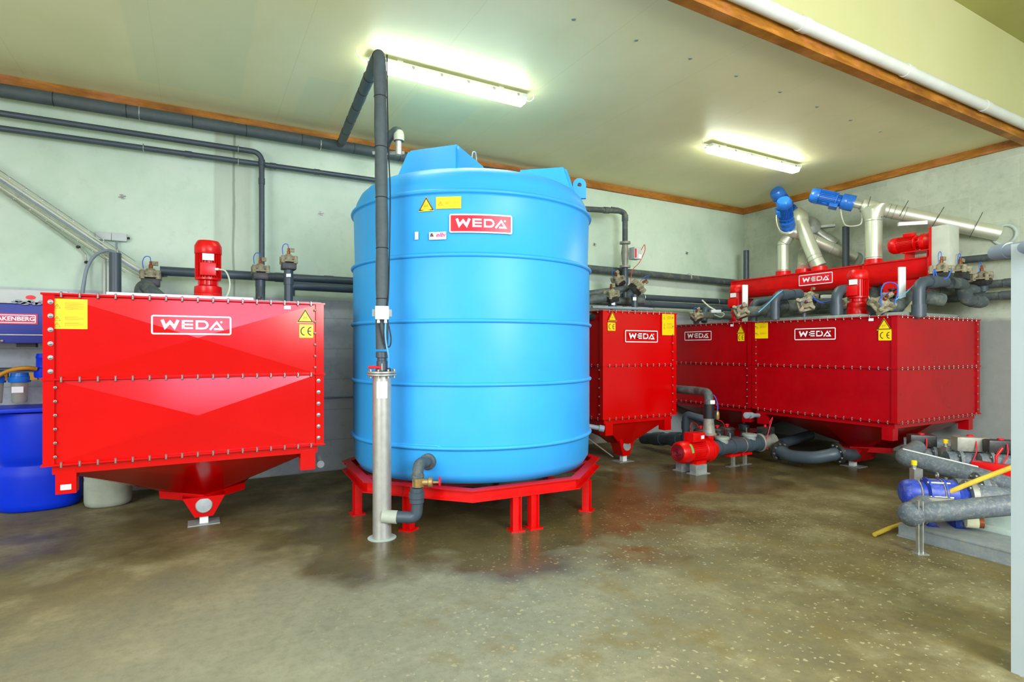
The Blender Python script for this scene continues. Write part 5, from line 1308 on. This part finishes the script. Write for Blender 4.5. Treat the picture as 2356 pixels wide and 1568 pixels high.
# pump body
pc = P(2162, 1136, 4.95)
t = thing('rotary_pump', 'stained blue rotary pump with ribbed body on the grey skid', 'pump', (pc.x, pc.y, .08))
pa = (RT*.95-FW*.25).normalized()
MB().lathe([(.07, -.30), (.10, -.28), (.115, -.24), (.115, -.18), (.09, -.17)], pc, pa, 26).build('end_cover', 'pump_blue', t)
MB().lathe([(.095, -.18), (.10, -.17), (.10, -.12), (.14, -.11), (.14, -.095), (.125, -.09), (.125, .0), (.14, .005), (.14, .02), (.125, .03), (.13, .10), (.10, .13), (.085, .2)], pc, pa, 26).build('body', 'pump_blue', t)
for q_ in (-.17, -.1, .0, .02): MB().torus(pc+pa*q_, pa, .128 if q_ > -.15 else .112, .006, 30).build('seam_ring', 'valve_tan', t)
MB().box(pc+V((0, 0, -.07))-FW*.11-RT*.10, (.20, .12, .15), x=pa, bev=.01).build('side_box', 'iron_grey', t)
m = MB()
for k in range(6):
    a = k*math.pi/3; X, Y, Z = frame(pa); o = pc+pa*.03+(X*math.cos(a)+Y*math.sin(a))*.125; m.lathe([(.012, -.15), (.012, .02)], o, pa, 8)
m.build('tie_bolts', 'steel_bolt', t)
MB().torus(pc+pa*-.02+V((0, 0, .165)), pa, .02, .008, 16).build('lifting_eye', 'steel_bolt', t)
m = MB()
for s_ in (-.1, .1): m.box(pc+pa*s_+V((0, 0, -.19)), (.05, .22, .16), x=pa); m.box(pc+pa*s_+V((0, 0, -.262)), (.09, .30, .02), x=pa)
m.build('feet', 'pump_blue', t)
fl_ = MB().lathe([(.14, .20), (.14, .245)], pc, pa, 30).build('flange', 'iron_grey', t)
m = MB(); m.lathe([(.09, .24), (.10, .30), (.09, .42), (.07, .50)], pc, pa, 26); m.build('outlet_cone', 'pvc_splashed', t)
for k in range(8):
    a = k*math.pi/4; X, Y, Z = frame(pa); o = pc+pa*.22+(X*math.cos(a)+Y*math.sin(a))*.115; MB().lathe([(.013, -.035), (.013, .035)], o, pa, 6).build('bolt', 'steel_bolt', t)
# front pipe with elbow and stand
e0 = P(2098, 1182, 4.5); e1 = P(2420, 1152, 4.25)
t = thing('splashed_pipe', 'splashed grey pipe with rounded elbow crossing in front of the blue pump', 'pipe', e0-V((0, 0, .1)))
MB().tube(fillet([P(2122, 1160, 4.75), e0-RT*.02, e0.lerp(e1, .25), e1], .09, 8), .078, 24).build('tube', 'pvc_splashed', t, angle=60)
MB().sph(e0+V((0, 0, 0)), .098, (1, 1, 1), 24).build('elbow', 'pvc_splashed', t)
MB().torus(P(2122, 1178, 4.5), (e1-e0), .084, .008).build('seal_ring', 'iron_grey', t)
ps = atZ(2116, 1272)
t = thing('pipe_stand', 'slotted steel strut standing on the floor in front of the splashed pipe', 'stand', (ps.x, ps.y, 0))
m = MB(); h_ = .41
for s_ in (-.017, .017): m.box(ps+RT*s_+V((0, 0, h_/2)), (.008, .03, h_), x=RT)
m.box(ps+FW*.013+V((0, 0, h_/2)), (.04, .004, h_), x=RT); m.build('strut', 'galvanised', t)
MB().box(ps+V((0, 0, .003)), (.09, .09, .006), x=RT).build('base_plate', 'galvanised', t)
MB().lathe([(.012, -.025), (.012, .01)], ps+V((0, 0, .24)), -FW, 8).build('bolt', 'steel_bolt', t)
# cream pipe stub
a = P(2222, 1198, 4.75); b = P(2262, 1202, 4.7)
t = thing('pipe_stub', 'cream capped pipe stub between blue pump and pale pedestal', 'pipe', a); MB().cyl(a, a.lerp(b, .7), .052, 20).build('sleeve', 'cream_pipe', t); MB().cyl(a.lerp(b, .7), b, .046, 20).build('end', 'copper', t)
# yellow hose
MB().tube(spline([P(2182, 1132, 4.85), P(2240, 1108, 4.75), P(2300, 1085, 4.65), P(2420, 1040, 4.4)], 6), .02, 12).build('yellow_hose', 'hose_yellow', None, 'yellow hose slanting up from the blue pump to the partition', 'hose')
g0 = atZ(2012, 1229, .02); g1 = atZ(2085, 1203, .03)
MB().tube(spline([g0, g0.lerp(g1, .5)+V((.02, 0, .01)), g1], 6), .018, 12).build('yellow_hose', 'hose_yellow', None, 'short end of yellow hose lying on the floor left of the skid', 'hose')
# back right: long pipe, valves, posts
q0 = P(2078, 1052, 6.1); q1 = P(2250, 1095, 5.5); q2 = P(2330, 1120, 5.3)
t = thing('splashed_pipe', 'long splashed grey pipe low on the floor below the biggest tank, behind the blue pump', 'pipe', q1-V((0, 0, .15)))
MB().tube(fillet([P(2110, 1030, 6.5), q0, q1, q2], .1, 8), .088, 24).build('tube', 'pvc_splashed', t, angle=60)
MB().tube(spline([p_+V((0, 0, .092)) for p_ in (q0, q0.lerp(q1, .35), q0.lerp(q1, .7), q1)], 6), .007, 8).build('white_hose', 'white_plastic', t)
t = thing('flanged_coupling', 'big dark flanged coupling with bolts behind the blue pump', 'coupling', P(2262, 1130, 5.2)-V((0, 0, .15)))
c = P(2255, 1128, 5.2); fl_ = MB().lathe([(.10, -.2), (.10, -.03), (.165, -.03), (.165, .02), (.10, .02), (.1, .1)], c, pa, 28).build('body', 'pvc_splashed', t)
for k in range(8):
    a = k*math.pi/4+.2; X, Y, Z = frame(pa); o = c+pa*-.01+(X*math.cos(a)+Y*math.sin(a))*.135; MB().lathe([(.015, -.04), (.015, .04)], o, pa, 6).build('bolt', 'steel_bolt', t)
pipe(G, 'grey pipe joining the flanged coupling to the partition', [P(2215, 1135, 5.1), P(2290, 1140, 5.0), P(2400, 1150, 4.8)], .08, 'pvc_splashed')
# red bracket valve
c = P(2292, 1082, 5.5)
t = thing('red_bracket', 'red steel bracket with a red lever beside the partition on the pipes', 'bracket', c-V((0, 0, .1)))
MB().box(c+V((0, 0, 0)), (.36, .14, .13), x=dk, bev=.01).build('plate', 'red_machine', t)
MB().prism([(-.12, 0), (.12, 0), (.03, -.16), (-.02, -.16)], c+V((0, 0, -.06))-FW*.06, RT, V((0, 0, 1)), .05).build('gusset', 'red_dull', t)
MB().tube([c+V((0, 0, .06)), c+V((0, 0, .14))+RT*.0, c+RT*.06+V((0, 0, .22))], .012, 10).build('lever', 'red_machine', t)
# valves group in the back
def flanged_valve(c, label, s=1.0):
    c = V(c); t = thing('flanged_valve', label, 'valve', c-V((0, 0, .12)), 'dusty flanged valves at the lower right')
    X = pa
    MB().lathe([(.085*s, -.2*s), (.085*s, -.12*s), (.125*s, -.12*s), (.125*s, -.09*s), (.08*s, -.08*s), (.1*s, 0), (.08*s, .08*s), (.125*s, .09*s), (.125*s, .12*s), (.085*s, .12*s), (.085*s, .2*s)], c, X, 24).build('body', 'pvc_splashed', t)
    for e in (-.105, .105):
        for k in range(8):
            A, B, Z = frame(X); a = k*math.pi/4+.2; o = c+X*e*s+(A*math.cos(a)+B*math.sin(a))*.105*s; MB().lathe([(.011*s, -.028), (.011*s, .028)], o, X, 6).build('bolt', 'steel_bolt', t)
    MB().box(c+V((0, 0, .165*s)), (.27*s, .14*s, .14*s), x=X, bev=.02*s).build('actuator_box', 'black_plastic' if s < 1.05 else 'iron_grey', t)
    MB().lathe([(.03, .23*s), (.03, .25*s)], c, n=12).build('indicator', 'sign_red', t)
    MB().cyl(c+V((0, 0, .05)), c+V((0, 0, .12*s)), .03*s, 12).build('stem', 'steel_bolt', t)
    MB().tube(spline([c+V((0, 0, .2*s))-FW*.08, c+V((0, 0, .1*s))-FW*.12-RT*.03, c-FW*.11-RT*.08+V((0, 0, -.02))], 5), .007, 8).build('air_hose', 'hose_red', t)
flanged_valve(P(2120, 1045, 6.6), 'dusty flanged valve under the near corner of the biggest tank', 1.0)
flanged_valve(P(2232, 1060, 6.2), 'large grey flanged valve with red indicator right of the yellow capped posts', 1.15)
flanged_valve(P(2302, 1062, 6.0), 'dark flanged valve partly hidden by the partition edge', 1.0)
pipe(G, 'dark pipe low behind the flanged valves along the right wall', [P(2080, 1020, 7.3), P(2200, 1024, 7.0), P(2330, 1040, 6.7)], .085, 'pvc_splashed')
for px, py, d_, lab in ((2176, 1013, 6.35, 'farther steel post with yellow cap among the flanged valves'), (2103, 1062, 5.6, 'nearer steel post with yellow cap left of the blue pump')):
    a = P(px, py, d_); t = thing('capped_post', lab, 'post', (a.x, a.y, 0))
    MB().cyl((a.x, a.y, 0), (a.x, a.y, a.z-.02), .02, 12).build('post', 'galvanised', t); MB().lathe([(.026, a.z-.03), (.026, a.z+.01), (.02, a.z+.015)], (a.x, a.y, 0), n=14).build('cap', 'yellow_cap', t)
    MB().box(V((a.x, a.y, a.z-.13))+RT*.02, (.085, .07, .13), x=RT).build('clamp', 'galvanised', t)

# ------------------------------------------------------------------ left edge: cabinet, filter, drum, canister
c0 = V((-1.9, 7.42, 0))
t = thing('wash_cabinet', 'dark blue cabinet with a red lettered nameplate on the wall at the left edge', 'cabinet', (-1.8, 7.4, 1.64))
MB().b2((-2.7, 7.12, 1.66), (-1.12, 7.66, 2.04), .008).build('case', 'cabinet_blue', t)
MB().b2((-2.7, 7.10, 2.042), (-1.12, 7.66, 2.18), .012).build('top_panel', 'grey_plastic', t)
MB().b2((-2.7, 7.105, 1.735), (-1.12, 7.12, 1.745)).build('edge_strip', 'galvanised_dull', t)
MB().lathe([(.014, 0), (.014, .01), (.006, .016)], atY(5, 784, 7.12), (0, -1, 0), 12).build('screw', 'steel_bolt', t)
MB().b2((-1.55, 7.25, 1.62), (-1.4, 7.35, 1.66)).build('rubber_foot', 'black_rubber', t)
a = atY(-22, 722, 7.1); b = atY(86, 746, 7.1); r0 = atY(90, 722, 7.1)
sg = MB().b2((a.x, 7.112, b.z), (b.x, 7.119, r0.z)).build('nameplate', 'sign_magenta', t)
m = MB(); w_, h_ = b.x-a.x, r0.z-b.z; stroke(m, rrect(w_-.035, h_-.03, .006, (a.x+b.x)/2, (r0.z+b.z)/2), .008, 7.1105, True); m.build('frame_line', 'sign_white', sg, flat=True)
text_part('BRAKENBERG', .055, lambda v: V((v.x+(a.x+b.x)/2-.022, 7.112+v.y, v.z+(r0.z+b.z)/2)), 'sign_white', sg, width=.345, offs=.0016)
m = MB(); c = atY(71, 684, 7.1); m.face([V((c.x+.04*math.cos(k*math.pi/8), 7.098, c.z+.022*math.sin(k*math.pi/8))) for k in range(16)]); m.build('badge', 'sign_red', t, flat=True)
m = MB(); 
for k in range(9):
    cc = V((c.x-.12+.025*k, 7.0975, c.z-.05+.012*math.sin(k*1.7))); m.face([cc+V((.028*math.cos(q*math.pi/5)*(1+.3*math.sin(q*2+k)), 0, .014*math.sin(q*math.pi/5))) for q in range(10)])
m.build('splash_print', 'cable_grey', t, flat=True)
# filter
fx = atY(45, 880, 7.3); t = thing('water_filter', 'small water filter with blue cap and clear bowl beside the left tank', 'filter', (fx.x, 7.3, 1.1))
zt_ = atY(45, 858, 7.3).z
MB().lathe([(.085, zt_-.09), (.09, zt_-.08), (.09, zt_-.035), (.075, zt_-.03), (.07, zt_+.005), (.03, zt_+.01)], (fx.x, 7.3, 0), n=16).build('cap', 'filter_blue', t)
MB().lathe([(.055, zt_-.29), (.062, zt_-.27), (.068, zt_-.09)], (fx.x, 7.3, 0), n=24).build('bowl', 'filter_bowl', t)
MB().b2((fx.x-.045, 7.225, zt_-.19), (fx.x+.045, 7.228, zt_-.13)).build('label', 'label_white', t)
for s_ in (-1, 1): MB().box((fx.x+s_*.115, 7.3, zt_-.03), (.06, .06, .08), bev=.005).build('side_fitting', 'hose_ochre', t)
MB().tube(spline([atY(-60, 900, 7.18), atY(0, 862, 7.18), atY(30, 850, 7.18), atY(60, 846, 7.18), atY(84, 848, 7.22)], 6), .02, 10).build('ochre_hose', 'hose_ochre', None, 'ochre hose arching over the small water filter', 'hose')
c = atY(90, 845, 7.3); t = thing('water_filter', 'tall dark blue filter head partly behind the edge of the left tank', 'filter', (c.x, 7.3, c.z-.1)); MB().lathe([(.07, -.1), (.075, -.08), (.075, -.01), (.055, 0), (.055, .09), (.06, .1), (.05, .14)], (c.x+.03, 7.3, c.z), n=18).build('head', 'drum_blue', t)
c = atY(-12, 860, 7.3); t = thing('water_filter', 'blue capped filter cut off by the left picture edge', 'filter', (c.x, 7.3, 1.1)); MB().lathe([(.085, zt_-.09), (.09, zt_-.035), (.07, zt_+.005)], (c.x, 7.3, 0), n=16).build('cap', 'filter_blue', t); MB().lathe([(.055, zt_-.29), (.068, zt_-.09)], (c.x, 7.3, 0), n=20).build('bowl', 'filter_bowl', t)
MB().cyl((fx.x-.6, 7.62, zt_+.03), (fx.x+.3, 7.62, zt_+.03), .02, 10).build('grey_pipe', 'pvc_grey', None, 'thin grey pipe on the wall behind the water filters', 'pipe')
def superdrum(name, label, cat, c, sx, sy, prof, mat, lid=None, e=.28):
    t = thing(name, label, cat, (c[0], c[1], 0)); m = MB(); n = 48; rs = []
    for k, z in prof:
        r = []
        for i in range(n):
            a = 2*math.pi*i/n; ca, sa = math.cos(a), math.sin(a)
            f = (abs(ca)**(2/e/3.2)+abs(sa)**(2/e/3.2))**(-e*1.6)
            r.append(V((c[0]+sx*k*f*ca, c[1]+sy*k*f*sa, z)))
        rs.append(r)
    m.rings(rs); m.build('body', mat, t, angle=50)
    return t
t = superdrum('plastic_drum', 'big bright blue plastic drum with a waist on the floor at the left edge', 'drum', (-1.39, 7.36), .345, .24,
    [(.86, 0), (.96, .02), (1.0, .07), (1.0, .34), (.97, .40), (.88, .445), (.88, .46), (.96, .50), (1.0, .56), (1.0, .86), (.97, .93), (.93, .97)], 'drum_blue')
MB().b2((-1.95, 7.08, .985), (-1.03, 7.64, 1.025), .008).build('drum_lid', 'drum_blue', None, 'flat blue board lying on top of the bright blue drum', 'lid')
superdrum('plastic_canister', 'beige plastic canister on the floor between the blue drum and the left hopper', 'canister', (-.79, 7.12), .205, .17,
    [(.8, 0), (.95, .02), (1.0, .06), (1.0, .26), (.98, .28), (1.0, .30), (.98, .38), (.85, .42), (.4, .44)], 'canister_beige')
# thin pipe between tank A and the blue tank
MB().cyl((1.05, 7.656, .97), (1.9, 7.656, .97), .014, 8).build('conduit', 'cable_grey', None, 'thin pale pipe low on the back wall left of the blue tank', 'conduit')

bpy.data.meshes  # end
